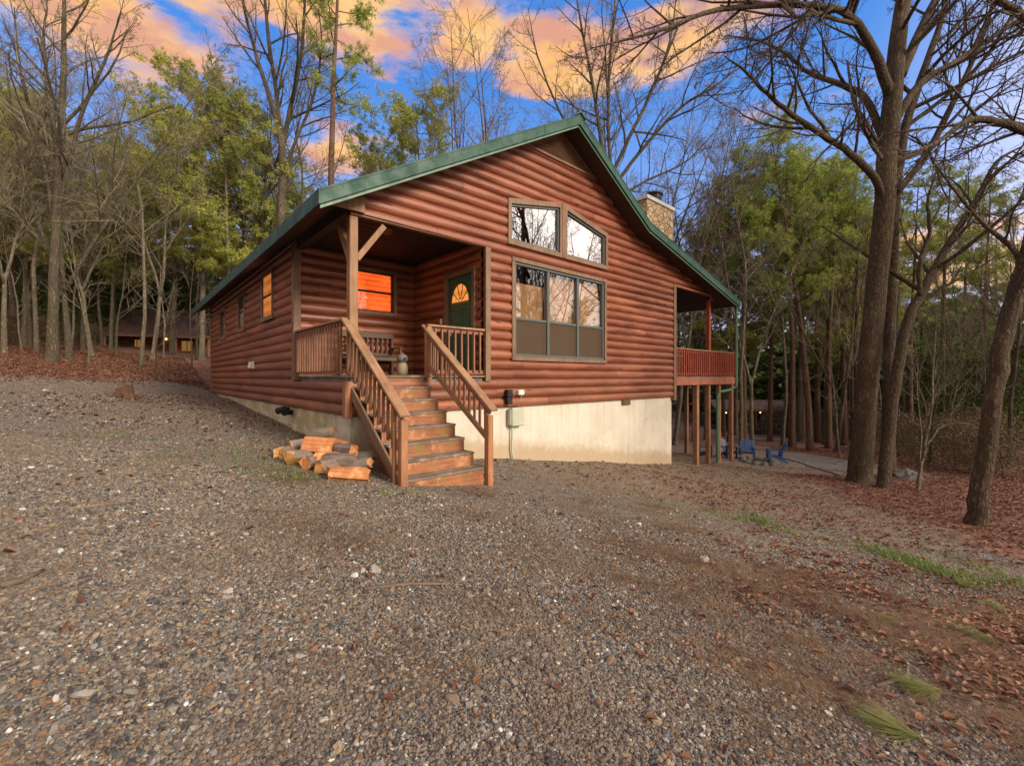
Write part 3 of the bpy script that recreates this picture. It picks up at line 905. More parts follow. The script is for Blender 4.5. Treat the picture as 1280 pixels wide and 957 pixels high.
for k in range(15):
    an = math.pi * k / 14; poly.append((dm + .33 * math.cos(an), FL + 1.54 + .42 * math.sin(an)))
b.prism(poly, 'x', x - .026, x - .021)
fan = b.build('fanlight', M['litshade'], door)
b = MB()
for k in range(1, 5):
    an = math.pi * k / 5; b.beam((x - .03, dm + .07 * math.cos(an), FL + 1.56 + .07 * math.sin(an)), (x - .03, dm + .33 * math.cos(an), FL + 1.54 + .42 * math.sin(an)), .012, .02, (1, 0, 0))
for k in range(14):
    a_, b_ = poly[k], poly[k + 1]; b.beam((x - .03, a_[0], a_[1]), (x - .03, b_[0], b_[1]), .015, .03, (1, 0, 0))
b.cbox(x - .036, x - .024, dm - .32, dm + .32, FL + 1.54, FL + 1.575)
b.build('fanlight_bars', M['greendoor'], door)
b = MB(); b.lathe([(.03, 0), (.03, .01), (.012, .012), (.012, .04), (.028, .05), (.028, .08), (.01, .085)], 12)
b.v = [(x - .02 - p[2], DOOR[1] - .07 + p[0], FL + .98 + p[1]) for p in b.v]
b.cbox(x - .035, x - .02, DOOR[1] - .1, DOOR[1] - .04, FL + .86, FL + 1.02); b.cbox(x - .07, x - .05, DOOR[1] - .08, DOOR[1] - .06, FL + .85, FL + .98)
b.build('handle', M['brass'], door)

# porch ceiling lamp, doorbell, white vent hood
b = MB(); b.lathe([(.10, 4.142), (.11, 4.11), (.09, 4.05), (.03, 4.02)], 16, (.95, .62)); b.build('ceiling_lamp', M['redpost'], cabin)
b = MB(); b.cbox(PW - .085, PW - .06, 1.42, 1.48, FL + 1.15, FL + 1.27); b.build('doorbell', M['white'], cabin)
b = MB(); b.prism([(-.06, 1.62), (-.17, 1.64), (-.14, 1.80), (-.06, 1.82)], 'y', 6.35, 6.62)
b.build('vent_hood', M['white'], cabin) if True else None
# vent hood was extruded along y with (x, z) profile

# ---------- porch railing (open long side and short run right of the stairs)
def baluster_mesh(w, h, m):
    b = MB(); b.cbox(-w / 2, w / 2, -w / 2, w / 2, 0, h, .004); return b.mesh('baluster', m)
bal = baluster_mesh(.036, .80, M['rail'])
SW = 1.42                               # stair width between newel centres
b = MB(); b.cbox(-.055, .085, .14, PD - .05, FL + .885, FL + .925)
rl = b.build('railing', M['cap'], cabin)
for z_ in (.02, .803):
    b = MB(); b.cbox(-.01, .03, .15, PD - .06, FL + z_, FL + z_ + .08); b.build('rail', M['rail'], rl)
for k in range(17):
    o = link('baluster', bal, rl); o.location = (-.03, .26 + k * .147, FL + .06)
b = MB(); b.cbox(SW + .0, PW + .0, -.06, .08, FL + .885, FL + .925)
rl = b.build('railing', M['cap'], cabin)
for z_ in (.02, .803):
    b = MB(); b.cbox(SW + .05, PW, -.01, .03, FL + z_, FL + z_ + .08); b.build('rail', M['rail_x'], rl)
for k in range(8):
    o = link('baluster', bal, rl); o.location = (SW + .16 + k * .147, -.03, FL + .06)
b = MB(); b.cbox(SW - .02, SW + .08, -.05, .05, FL - .15, FL + .883); b.build('newel_post', M['newel'], rl)

# ---------- staircase
NR = 8; RISE = .197; RUN = .25
ST = thing('staircase', '', '', (0, 0, 0)); 
for k in ('label', 'category'):
    if k in ST: del ST[k]
ST.parent = cabin
zg = lambda a, bb: gz(C0[0] + .7466 * a - .665 * bb, C0[1] + .6653 * a + .7468 * bb)
for k in range(1, NR):
    z = FL - RISE * k; y1 = -RUN * (k - 1); y0 = y1 - RUN
    ext = .0 if k < NR - 1 else .05
    b = MB(); b.cbox(.06 - ext, SW - .06 + ext, y0 - .02, y0 + .125, z - .036, z); b.cbox(.06 - ext, SW - .06 + ext, y0 + .132, y1 + .0, z - .036, z)
    b.build('tread', M['tread'], ST)
for k in range(1, NR + 1):
    z1 = FL - .038 - RISE * (k - 1); z0 = z1 - RISE + .034; y = -RUN * (k - 1)
    if k == NR: z0 = -.30
    b = MB(); b.cbox(.075, SW - .075, y - .022, y - .0, z0, z1); b.build('riser', M['riser'], ST)
for a_ in (.10, SW - .14):
    poly = [(0.0, FL - .04)]
    for k in range(1, NR):
        poly += [(-RUN * (k - 1) - .0 - .023, FL - .038 - RISE * k), (-RUN * k - .0 - .022 + .0, FL - .038 - RISE * k)] if k > 0 else []
    poly += [(-RUN * (NR - 1) - .02, -.35), (-RUN * (NR - 1) + .4, -.25), (0.0, FL - .55)]
    b = MB(); b.prism(poly, 'x', a_, a_ + .04); b.build('stringer', M['rail_x'], ST)
YB = -1.80
def slope_bar(name, p, dy_, dz_, w_, h_, m):
    L_ = math.hypot(dy_, dz_); b = MB(); b.cbox(-w_ / 2, w_ / 2, -L_, 0, -h_ / 2, h_ / 2)
    o = b.build(name, M[m], ST); o.location = p; o.rotation_euler = (math.atan2(-dz_, -dy_), 0, 0)
    return o
for s, a_ in enumerate((.0, SW)):
    # newel posts
    zz = zg(a_, YB)
    b = MB(); b.cbox(a_ - .05, a_ + .05, YB - .05, YB + .05, zz - .15, FL - .585 - (.02 if s else 0)); b.build('newel_post', M['newel'], ST)
    top0, top1 = FL + .91, FL - .53
    ya, yb = .10, YB - .10
    sl = (top0 - top1) / (ya - yb)
    slope_bar('handrail', (a_ + (-.02 if s == 0 else .02), ya, top0), yb - ya, top1 - top0, .145, .04, 'cap')
    sd = -.07 if s == 0 else .07
    slope_bar('rail', (a_ + sd * .25, ya - .1, top0 - .09 - sl * .1), YB - .02 - ya + .1, -sl * (ya - YB + .02) + sl * .1, .04, .085, 'raily')
    bt = lambda y: FL + .20 + (y) * .665
    slope_bar('rail', (a_ + sd * .25, 0., bt(0.)), YB + .04, bt(YB + .04) - bt(0.), .04, .085, 'cap')
    n_b = 12
    for k in range(n_b):
        y = -.12 - k * .138
        if y < YB + .06: break
        zt = top0 - .05 - sl * (ya - y); zb = bt(y) - .075
        b = MB(); b.cbox(a_ + sd * .85 - .018, a_ + sd * .85 + .018, y - .018, y + .018, zb, zt, .004); b.build('baluster', M['rail'], ST)
    b = MB(); y = YB + .12; b.cbox(a_ + sd * .85 - .025, a_ + sd * .85 + .025, y - .02, y + .02, -.0 if s == 0 else -.05, top0 - .06 - sl * (ya - y), .004); b.build('baluster', M['newel'], ST)
    if s == 0:
        slope_bar('skirt_board', (a_ + .02, 0., FL - .22), YB + .12, -.74 * 1.68, .04, .16, 'trimy')

# ---------- balcony
BD = 2.0; BA = 15.0
b = MB()
for k in range(14): b.box(W + .02, BA, .01 + k * .143, .145 + k * .143, FL - .04, FL - .002)
dk = b.build('balcony', M['tread'], cabin)
b = MB(); b.cbox(W, BA, -.055, -.005, FL - .30, FL - .045); b.build('rim_beam', M['beam'], dk)
b = MB(); b.cbox(BA - .0, BA + .045, -.055, BD, FL - .30, FL - .045); b.cbox(W + .02, BA, BD, BD + .045, FL - .3, FL - .045); b.build('rim_beam', M['beam'], dk)
b = MB(); b.cbox(W + .05, BA + .06, -.085, .055, FL + .86, FL + .90); b.cbox(BA - .08, BA + .06, .06, BD, FL + .86, FL + .90); b.cbox(W + .05, BA + .06, BD + .0, BD + .1, FL + .86, FL + .9)
b.build('handrail', M['cap'], dk)
b = MB(); b.cbox(W + .06, BA, -.03, .01, FL + .03, FL + .12); b.cbox(W + .06, BA, -.03, .01, FL + .77, FL + .855); b.cbox(BA - .03, BA + .01, .06, BD, FL + .03, FL + .12); b.build('rail', M['redpost'], dk)
bal2 = baluster_mesh(.036, .84, M['redpost'])
for k in range(31):
    o = link('baluster', bal2, dk); o.location = (W + .18 + k * .149, -.05, FL + .02)
for k in range(13):
    o = link('baluster', bal2, dk); o.location = (BA + .028, .14 + k * .145, FL + .02)
for k in range(31):
    o = link('baluster', bal2, dk); o.location = (W + .18 + k * .149, BD + .02, FL + .02)
for (pa, pb, m, w_) in ((11.98, .06, 'bpost', .16), (12.95, .08, 'bpost', .13), (13.85, .10, 'bpost', .13), (14.88, .06, 'bpost', .13), (14.88, 1.85, 'bpost', .13), (11.98, 1.9, 'bpost', .13), (13.4, 1.9, 'bpost', .13)):
    b = MB(); b.cbox(pa - w_ / 2, pa + w_ / 2, pb - w_ / 2, pb + w_ / 2, zg(pa, pb) - .2, FL - .302); b.build('post', M[m], dk)
for (pa, pb) in ((13.08, .06), (13.08, 1.95)):
    b = MB(); b.cbox(pa - .06, pa + .06, pb - .0, pb + .12, FL - .0, 4.16); b.build('post', M['redpost'], dk)
# downspout from the gutter, jogging back to a post foot
b = MB()
ga, gb = RT + .02, -.42
zd = rooftop(RT) - .12
b.tube([(ga, gb, zd), (ga, gb, FL - .35), (ga - .15, gb + .1, FL - .48), (13.42, -.10, FL - .58), (13.36, -.08, FL - .75), (13.36, -.08, zg(13.36, -.08) + .05)], [.045] * 6, 8)
b.build('downspout', M['downspout'], cabin)

# chimney
b = MB(); b.prism([(9.62, .5), (11.25, .5), (11.25, .95), (9.62, .95)], 'z', 3.0, 7.0)
ch = b.build('chimney', M['stone'], cabin)
b = MB(); b.cbox(9.57, 11.30, .45, 1.0, 7.0, 7.13, .015); b.build('cap', M['galv'], ch)
b = MB(); b.lathe([(.24, 7.13), (.24, 7.36), (.29, 7.37), (.29, 7.42), (.2, 7.45)], 20, (10.4, .72)); b.build('flue', M['black'], ch)
b = MB(); b.tube([(9.6, .7, 7.3), (9.6, .7, 8.6)], [.012, .008], 5); b.build('aerial', M['black'], ch)

# utility fittings on the gable
a, z = wallz(643, 520)
ub = MB(); ub.cbox(a - .17, a + .19, -.13, -.0, z - .20, z + .19, .02); ub.cbox(a - .20, a - .172, -.10, -.0, z - .17, z + .16)
u_ = ub.build('utility_box', M['utility'], cabin)
ub = MB(); ub.tube([(a - .1, -.04, z - .2), (a - .1, -.03, z - .7), (a - .05, -.03, zg(a, 0) - .05)], [.02, .02, .02], 6)
ub.tube([(a + .1, -.03, z + .2), (a + .14, -.075, z + .45), (a + .13, -.085, z + .55)], [.008] * 3, 5)
ub.build('conduit', M['utility'], u_)
a, z = wallz(631, 495)
ub = MB(); ub.cbox(a - .075, a + .075, -.19, -.06, z - .02, z + .14, .02); ub.prism([(a - .06, z - .16), (a + .06, z - .16), (a + .07, z - .02), (a - .07, z - .02)], 'y', -.17, -.07); ub.build('wall_lantern', M['black'], cabin)
a, z = wallz(647, 490.5)
ub = MB(); ub.cbox(a - .09, a + .07, -.15, -.05, z - .05, z + .06, .015); ub.build('outlet_cover', M['white'], cabin)

def lw(u, v):
    t = (u - CX) / F
    bb = (-2.606 - t * 7.0) / (.665 + .7468 * t); Y = 7 + .7468 * bb
    return bb, CAMZ + (HZ - v) / F * Y
# twin black floodlights at the foundation
bb, z = lw(364, 511)
fl_ = MB(); fl_.cbox(-.08, .03, bb - .05, bb + .05, z - .12, z - .02)
f_ = fl_.build('floodlight', M['black'], cabin)
for s in (-1, 1):
    h = MB(); h.tube([(-.09, bb + s * .10, z + .02), (-.20, bb + s * .26, z - .05)], [.045, .075], 10); h.tube([(-.06, bb, z - .07), (-.10, bb + s * .12, z + .02)], [.015, .015], 6); h.build('lamp_head', M['black'], f_)

# to world coordinates from the cabin frame
def cw(a, b, z): return Vector((C0[0] + .7466 * a - .665 * b, C0[1] + .6653 * a + .7468 * b, z))

# ---------- bench on the porch
bt_ = thing('porch_bench', 'dark slatted wooden bench against the porch wall under the orange window', 'bench', cw(1.45, 2.42, FL), TH)
b = MB()
for k in range(4): b.cbox(-.62, .62, -.22 + k * .11, -.12 + k * .11, .42, .445)
b.build('seat', M['bench'], bt_)
b = MB()
for k in range(11): b.cbox(-.6 + k * .118, -.58 + k * .118 + .02, .215, .235, .5, .86)
b.cbox(-.64, .64, .205, .245, .86, .98); b.cbox(-.64, .64, .21, .24, .47, .52); b.build('backrest', M['bench'], bt_)
for x_ in (-.6, .6):
    for y_, h_ in ((-.2, .62), (.22, .98)):
        b = MB(); b.cbox(x_ - .03, x_ + .03, y_ - .03, y_ + .03, 0, h_ if y_ < 0 else .85); b.build('leg', M['bench'], bt_)
    b = MB(); b.cbox(x_ - .04, x_ + .04, -.25, .2, .622, .65); b.build('armrest', M['bench'], bt_)
b = MB(); b.cbox(-.58, .58, -.21, -.19, .33, .41); b.build('apron', M['bench'], bt_)

# small ornament by the top step
og = thing('porch_ornament', 'small grey and beige ornament on the porch floor beside the top step', 'ornament', cw(1.12, .35, FL), TH)
b = MB(); b.lathe([(.07, 0), (.095, .03), (.10, .12), (.085, .2), (.06, .235)], 16); b.build('body', M['beige'], og, True)
b = MB(); b.lathe([(.04, .235), (.085, .25), (.10, .30), (.085, .36), (.04, .385)], 16, (.0, 0)); b.lathe([(.02, .375), (.03, .39), (.012, .41)], 10); hd = b.build('head', M['stonegrey'], og, True)
b = MB(); b.lathe([(.03, 0), (.03, .008), (.02, .012)], 12); b.v = [(p[0] - .0, -.10 - p[2], .30 + p[1]) for p in b.v]; b.build('face', M['black'], og)

# ------------------------------------------------------------------ TREES
def perp(d, rng):
    r = Vector((rng.uniform(-1, 1), rng.uniform(-1, 1), rng.uniform(-1, 1)))
    p = r - d * r.dot(d)
    return p.normalized() if p.length > 1e-3 else d.orthogonal().normalized()

def limb(rng, p, d, L, r0, r1, nseg, wig, up):
    """a wandering limb: points and radii"""
    pts = [p.copy()]; rad = [r0]
    d = d.copy()
    for i in range(nseg):
        d = (d + perp(d, rng) * rng.uniform(0, wig) + Vector((0, 0, up))).normalized()
        p = p + d * (L / nseg)
        pts.append(p.copy()); rad.append(r0 + (r1 - r0) * (i + 1) / nseg)
    return pts, rad

def branch_out(rng, mbs, pts, rad, level, maxlevel, cnt, ang, lenf, start=.3, up=.06, wig=.22, ends=None, minr=.004):
    """spawn children along a limb; mbs[level] receives the tubes"""
    n = len(pts)
    total = sum((pts[i + 1] - pts[i]).length for i in range(n - 1))
    k = cnt[level - 1]
    for c in range(k):
        f = start + (1 - start) * (c + rng.uniform(.1, .9)) / k
        x = f * (n - 1); i = min(int(x), n - 2); t = x - i
        p = pts[i].lerp(pts[i + 1], t); r = rad[i] + (rad[i + 1] - rad[i]) * t
        d = (pts[i + 1] - pts[i]).normalized()
        a = R(rng.uniform(*ang))
        nd = (d * math.cos(a) + perp(d, rng) * math.sin(a)).normalized()
        L = total * lenf[level - 1] * (1.15 - .75 * f) * rng.uniform(.6, 1.25)
        r0 = max(minr, min(r * .62, L * .022)); r1 = max(minr * .6, r0 * .3)
        ns = max(2, 6 - level)
        q, qr = limb(rng, p, nd, L, r0, r1, ns, wig, up)
        mbs[min(level, len(mbs) - 1)].tube(q, qr, 3 if level > 1 else 5, False)
        if level < maxlevel:
            branch_out(rng, mbs, q, qr, level + 1, maxlevel, cnt, ang, lenf, .2, up, wig, ends, minr)
        elif ends is not None:
            ends.append((q, qr))

def root_flare(r, h=.5):
    return [(0, 1.55), (.12, 1.22), (.3, 1.05)]

def wobble(rng, n=10, amt=.12):
    ph = [rng.uniform(0, 6.28) for _ in range(3)]
    return lambda i, k: 1 + amt * math.sin(k * 2 * math.pi / n * 3 + ph[0] + i * .3) * (1 if i < 4 else .5)

def bare_tree(seed, H, r, forks=1, cs=.35, cnt=(10, 7, 5, 3), ang=(25, 55), lenf=(.42, .45, .5, .5), wig=.12, lean=.05, up=.08, minr=.005):
    rng = random.Random(seed)
    tr, cr = MB(), MB()
    stems = []
    d = Vector((rng.uniform(-lean, lean), rng.uniform(-lean, lean), 1)).normalized()
    base = Vector((0, 0, -.25))
    if forks <= 1:
        pts, rad = limb(rng, base, d, H, r, r * .12, 11, wig, .03)
        rad = [q * (1 - (1 - f) * 0) for q, f in zip(rad, range(len(rad)))]
        rad[0] = r * 1.5; rad.insert(1, r * 1.06); pts.insert(1, pts[0].lerp(pts[1], .35))
        stems.append((pts, rad, cs))
    else:
        fh = H * rng.uniform(.22, .32)
        pts, rad = limb(rng, base, d, fh, r, r * .60, 5, wig * .6, .03)
        rad[0] = r * 1.45; rad.insert(1, r * 1.05); pts.insert(1, pts[0].lerp(pts[1], .4))
        tr.tube(pts, rad, 9, True, wobble(rng, 9))
        top = pts[-1]
        a0 = rng.uniform(0, 6.28)
        for k in range(forks):
            a = a0 + 2 * math.pi * k / forks + rng.uniform(-.3, .3)
            s = rng.uniform(.16, .42)
            nd = Vector((math.cos(a) * s, math.sin(a) * s, 1)).normalized()
            p2, r2 = limb(rng, pts[-2].lerp(top, rng.uniform(.2, .9)), nd, (H - fh) * rng.uniform(.8, 1.05), r * .56, r * .08, 9, wig, .05)
            stems.append((p2, r2, .12))
    for pts, rad, st in stems:
        tr.tube(pts, rad, 9, True, wobble(rng, 9))
        branch_out(rng, [tr, tr, cr], pts, rad, 1, len(cnt), cnt if forks <= 1 else tuple([max(5, int(cnt[0] * .75))] + list(cnt[1:])), ang, lenf, st, up, .2, None, minr)
    return tr, cr

class Leaves:
    def __init__(s): s.q = []
    def tuft(s, rng, p, n, size, w, spread=.9, bias=None):
        for _ in range(n):
            d = Vector((rng.gauss(0, 1), rng.gauss(0, 1), rng.gauss(0, 1) + .35))
            if bias is not None: d += bias * 1.2
            if d.length < .01: continue
            d.normalize()
            sd = perp(d, rng) * w
            a = p + d * size * .12; b = p + d * size * rng.uniform(.7, 1.1)
            s.q.append((a - sd * .6, a + sd * .6, b + sd, b - sd))
    def leaf(s, rng, p, size):
        d = Vector((rng.gauss(0, 1), rng.gauss(0, 1), rng.gauss(0, .7))).normalized()
        sd = perp(d, rng) * size * .32
        s.q.append((p, p + d * size * .5 + sd, p + d * size, p + d * size * .5 - sd))
    def mesh(s, name, m):
        V = np.array([tuple(v) for q in s.q for v in q], np.float32)
        return mesh_np(name, V, np.arange(len(V)).reshape(-1, 4), m)

def pine_tree(seed, H, r, cs=.5, nb=34, blen=.2, tufts=30, blades=22, size=.19, w=.010, round_=1.0, stubs=10, sides=9):
    """bare lower trunk, limbs that carry clumps of needles; irregular outline"""
    rng = random.Random(seed)
    tr = MB(); lv = Leaves()
    d = Vector((rng.uniform(-.03, .03), rng.uniform(-.03, .03), 1)).normalized()
    pts, rad = limb(rng, Vector((0, 0, -.25)), d, H, r, r * .12, 12, .05, .02)
    rad[0] = r * 1.35; rad.insert(1, r * 1.04); pts.insert(1, pts[0].lerp(pts[1], .35))
    tr.tube(pts, rad, sides, True, wobble(rng, sides, .08))
    n = len(pts)
    def at(f):
        x = f * (n - 1); i = min(int(x), n - 2); return pts[i].lerp(pts[i + 1], x - i), rad[i]
    for k in range(stubs):
        f = rng.uniform(.2, cs); p, rr = at(f)
        a = rng.uniform(0, 6.28); nd = Vector((math.cos(a), math.sin(a), rng.uniform(-.3, .4))).normalized()
        q, qr = limb(rng, p, nd, rng.uniform(.4, 1.8), .022, .006, 4, .3, -.02); tr.tube(q, qr, 4, False)
    for k in range(nb):
        f = cs + (1 - cs) * (k + rng.uniform(0, 1)) / nb
        f = min(f, .995)
        p, rr = at(f)
        g = (f - cs) / (1 - cs)
        L = H * blen * (math.sin(math.pi * (.18 + .72 * g)) ** .8) * rng.uniform(.45, 1.25) * round_
        a = k * 2.4 + rng.uniform(-.6, .6)
        el = rng.uniform(-.1, .35) + .55 * g
        nd = Vector((math.cos(a), math.sin(a), el)).normalized()
        q, qr = limb(rng, p, nd, L, max(.02, rr * .42), .008, 5, .22, .05)
        tr.tube(q, qr, 4, False)
        subs = [(q, 1.0)]
        for c in range(4):
            i = rng.randint(1, 4); sp = q[i]; dd = (q[i] - q[i - 1]).normalized()
            sd = (dd * .7 + perp(dd, rng) * .7 + Vector((0, 0, .12))).normalized()
            sq, sr = limb(rng, sp, sd, L * rng.uniform(.25, .5), .012, .005, 3, .25, .06); tr.tube(sq, sr, 3, False); subs.append((sq, .6))
        for sq, wt in subs:
            m_ = max(2, int(tufts * wt * (.35 + L / (H * blen)) * .55))
            for c in range(m_):
                t = rng.uniform(.45, 1.02); x = min(t, .999) * (len(sq) - 1); i = min(int(x), len(sq) - 2)
                c0 = sq[i].lerp(sq[i + 1], x - i) + Vector((rng.gauss(0, .2), rng.gauss(0, .2), rng.gauss(.06, .12)))
                lv.tuft(rng, c0, blades, size * rng.uniform(.7, 1.2), w, .9)
    return tr, lv

def bushy_tree(seed, H, rad_, r, nclump=60, leaves=90, size=.16, low=.1, sx=1.0):
    """dense young evergreen / underbrush: stems with leafy clumps spread through an uneven volume"""
    rng = random.Random(seed)
    tr = MB(); lv = Leaves()
    pts, rd = limb(rng, Vector((0, 0, -.15)), Vector((rng.uniform(-.08, .08), rng.uniform(-.08, .08), 1)), H * .95, r, r * .15, 8, .12, .03)
    tr.tube(pts, rd, 6, True)
    for k in range(nclump):
        f = rng.uniform(low, 1.0)
        x = f * 8; i = min(int(x), 7); p = pts[i].lerp(pts[i + 1], x - i)
        a = rng.uniform(0, 6.28); rr = rad_ * (1 - f) ** .6 * rng.uniform(.35, 1.1) + .1
        e = p + Vector((math.cos(a) * rr, math.sin(a) * rr, rng.uniform(-.1, .35) * rr))
        q, qr = [p, p.lerp(e, .5) + Vector((0, 0, .06 * rr)), e], [max(.008, r * .2), .007, .004]
        tr.tube(q, qr, 3, False)
        cs = rng.uniform(.25, .6) * (rad_ / 1.4) ** .5
        for _ in range(leaves):
            c0 = e.lerp(p, rng.uniform(0, .45) ** 1.5) + Vector((rng.gauss(0, cs), rng.gauss(0, cs), rng.gauss(0, cs * .5)))
            lv.leaf(rng, c0, size * rng.uniform(.6, 1.4))
    return tr, lv

# ---- source meshes of each kind
KIND = {}
def add_kind(key, trunk, crown, tm, cm):
    t = trunk.mesh('trunk', M[tm], True)
    c = crown.mesh('crown', M[cm]) if isinstance(crown, MB) else crown.mesh('crown', M[cm])
    KIND.setdefault(key, []).append((t, c))
H0 = 16.0
for s, fk, tm in ((1, 1, 'bark_grey'), (2, 3, 'bark_grey'), (3, 1, 'bark_pale'), (4, 2, 'bark_pale'), (5, 4, 'bark_grey'), (6, 2, 'bark_grey')):
    a, b = bare_tree(s, H0, .10 + .022 * (s % 3), fk, (.35, .2, .42, .2, .2, .3)[s - 1], (15, 9, 6, 4), ((24, 62), (20, 48), (30, 72), (24, 56), (18, 44), (28, 66))[s - 1], (.40, .45, .5, .55), (.12, .10, .16, .15, .09, .18)[s - 1], .08, (.05, .09, .03, .06, .10, .04)[s - 1])
    add_kind('bare', a, b, tm, 'twig')
for s in (11, 12, 13):
    a, b = bare_tree(s, 8.0, .055, 1, .3, (10, 6, 4), (25, 60), (.38, .45, .5), .14, .14, .06, .004)
    add_kind('sapling', a, b, 'bark_pale' if s != 12 else 'bark_grey', 'twig')
for s in (21, 22, 23):
    a, b = pine_tree(s, H0, .17, .5, 38, .21)
    add_kind('pine', a, b, 'bark_pine', 'needle')
for s in (26, 27):
    a, b = pine_tree(s, H0, .16, .42, 46, .24, 32, 22, .19, .013, 1.05)
    add_kind('yellowpine', a, b, 'bark_pale', 'needle2')
a, b = pine_tree(29, 25.0, .27, .66, 26, .13, 26, 22, .19, .011, 1.0, 14)
add_kind('tallpine', a, b, 'bark_pine', 'needle')
for s in (31, 32, 33):
    a, b = bushy_tree(s, 6.0, 1.9, .07, 95, 170, .085)
    add_kind('cedar', a, b, 'bark_grey', 'cedar')
for s in (36, 37, 38):
    a, b = bushy_tree(s, 2.4, 1.5, .03, 70, 90, .07, .05)
    add_kind('brush', a, b, 'bark_grey', 'brush')

TREES = []
def plant(kind, var, x, y, H, name, extra=None, rz=None, wide=1.0):
    if 17 < x < 43 and 34.5 < y < 49: return None
    ref = {'bare': H0, 'sapling': 8., 'pine': H0, 'yellowpine': H0, 'tallpine': 25., 'cedar': 6., 'brush': 2.4}[kind]
    t, c = KIND[kind][var % len(KIND[kind])]
    o = bpy.data.objects.new(name, None); COL.objects.link(o); o.empty_display_size = .2
    o.location = (x, y, gz(x, y)); o.rotation_euler = (0, 0, rz if rz is not None else random.Random(int(x * 91 + y * 57)).uniform(0, 6.28))
    s = H / ref; o.scale = (s * wide, s * wide, s)
    link('trunk', t, o); link('crown', c, o)
    TREES.append((o, kind, x, y, extra))
    return o
def plant_u(kind, var, u, Y, H, name=None, extra=None, rz=None, wide=1.0):
    names = {'tallpine': 'pine_tree', 'bare': 'bare_tree', 'sapling': 'bare_sapling', 'pine': 'pine_tree', 'yellowpine': 'yellow_green_tree', 'cedar': 'young_cedar', 'brush': 'brown_bush'}
    return plant(kind, var, (u - CX) / F * Y, Y, H, name or names[kind], extra, rz, wide)

# left woods
for (u, Y, H, v) in ((6, 17, 12.5, 3), (46, 18.5, 14, 2), (86, 18.2, 15, 1), (116, 20, 13, 3), (38, 22, 14, 5), (104, 25, 14, 4), (128, 30, 16, 2), (176, 19.5, 13.5, 2), (189, 22, 15, 3),
                     (214, 29, 15, 0), (246, 27, 12, 2), (266, 34, 15, 1), (150, 36, 16, 4), (-30, 20, 14, 1), (-60, 26, 16, 0), (20, 30, 15, 2), (85, 36, 16, 3), (232, 40, 16, 5), (60, 42, 17, 4)):
    plant_u('bare', v, u, Y, H)
for (u, Y, H, v) in ((14, 26, 15, 0), (-20, 24, 14, 2), (95, 31, 14, 1), (48, 36, 16, 2), (140, 40, 14, 0), (205, 38, 15, 1), (-70, 32, 16, 1), (165, 33, 13, 2), (275, 44, 17, 0)):
    plant_u('pine', v, u, Y, H)
for (u, Y, H, v) in ((110, 18, 6, 0), (145, 21, 7, 1), (28, 18.5, 6, 2), (205, 23.5, 7, 0), (240, 22, 6, 1), (88, 21, 8, 2), (195, 17, 4.5, 1), (70, 25, 8, 0)):
    plant_u('sapling', v, u, Y, H)
for (u, Y, H, v) in ((-10, 27, 6, 0), (35, 28, 7, 1), (68, 29, 6.5, 2), (112, 33, 7, 0), (190, 40, 7.5, 1), (228, 41, 7.0, 2), (262, 38, 6.5, 0), (150, 44, 9, 1), (90, 42, 9, 2), (20, 40, 9, 0), (250, 42, 9, 1), (-40, 34, 9, 2), (205, 45, 9, 2)):
    plant_u('cedar', v, u, Y, H)
for (u, Y, H, v) in ((10, 24, 1.9, 0), (60, 25, 1.8, 1), (108, 26, 1.6, 2)):
    plant_u('brush', v, u, Y, H)
# behind the cabin roof
for (u, Y, H, v) in ((318, 26, 20, 4), (372, 28, 22, 2), (452, 33, 19, 3), (565, 28, 21, 5), (603, 25, 22, 1), (640, 26, 23.5, 3), (668, 28, 23, 5), (792, 24, 21, 1), (825, 25, 20, 2), (842, 22.5, 17, 3), (868, 27, 20, 4), (905, 30, 20, 5), (500, 36, 20, 0), (705, 30, 22, 2), (850, 33, 18, 3)):
    plant_u('bare', v, u, Y, H)
plant_u('tallpine', 0, 411, 23.5, 25, extra='tall', rz=1.0)
for (u, Y, H, v) in ((252, 26, 16.5, 0), (300, 30, 17, 1), (540, 29, 18.5, 1), (470, 34, 17, 0), (590, 34, 17, 0), (215, 31, 16, 1), (20, 26, 14.5, 1), (160, 34, 15, 0), (30, 23, 12.5, 0), (138, 29, 12, 1), (285, 25, 15, 0)):
    plant_u('yellowpine', v, u, Y, H)
for (u, Y, H, v) in ((330, 36, 14, 1), (385, 38, 15, 2), (428, 42, 14, 0), (835, 38, 14.5, 0), (868, 33, 12.5, 2), (905, 42, 15, 1), (790, 44, 15, 2)):
    plant_u('pine', v, u, Y, H)
# right woods
for (u, Y, H, v) in ((1013, 22, 16.2, 1), (962, 27, 16, 0), (985, 31, 17, 2), (938, 35, 16.5, 0), (1040, 34, 17, 1), (1065, 28, 13, 2), (1150, 33, 14, 0), (1210, 30, 13, 1), (1260, 36, 15, 2)):
    plant_u('pine', v, u, Y, H)
for (u, Y, H, v) in ((882, 28, 13, 0), (920, 31, 15.5, 1), (1000, 27, 16, 0), (1078, 32, 15.5, 1), (1050, 25.5, 13, 1)):
    plant_u('yellowpine', v, u, Y, H)
for (u, Y, H, v) in ((926, 19.5, 14, 2), (941, 20.5, 14.5, 3), (978, 25, 15, 2), (1030, 25, 14, 0), (1046, 21.5, 12, 1), (1060, 30, 15, 2), (1130, 24, 11, 0), (1168, 19, 9, 3), (1190, 27, 14, 2), (1238, 22, 12, 1), (1262, 17, 10, 0), (1290, 24, 14, 4), (1335, 20, 14, 0),
                     (995, 40, 16, 0), (1080, 38, 16, 4), (1120, 42, 17, 5), (1180, 40, 16, 0), (1240, 40, 17, 2), (950, 44, 17, 3)):
    plant_u('bare', v, u, Y, H)
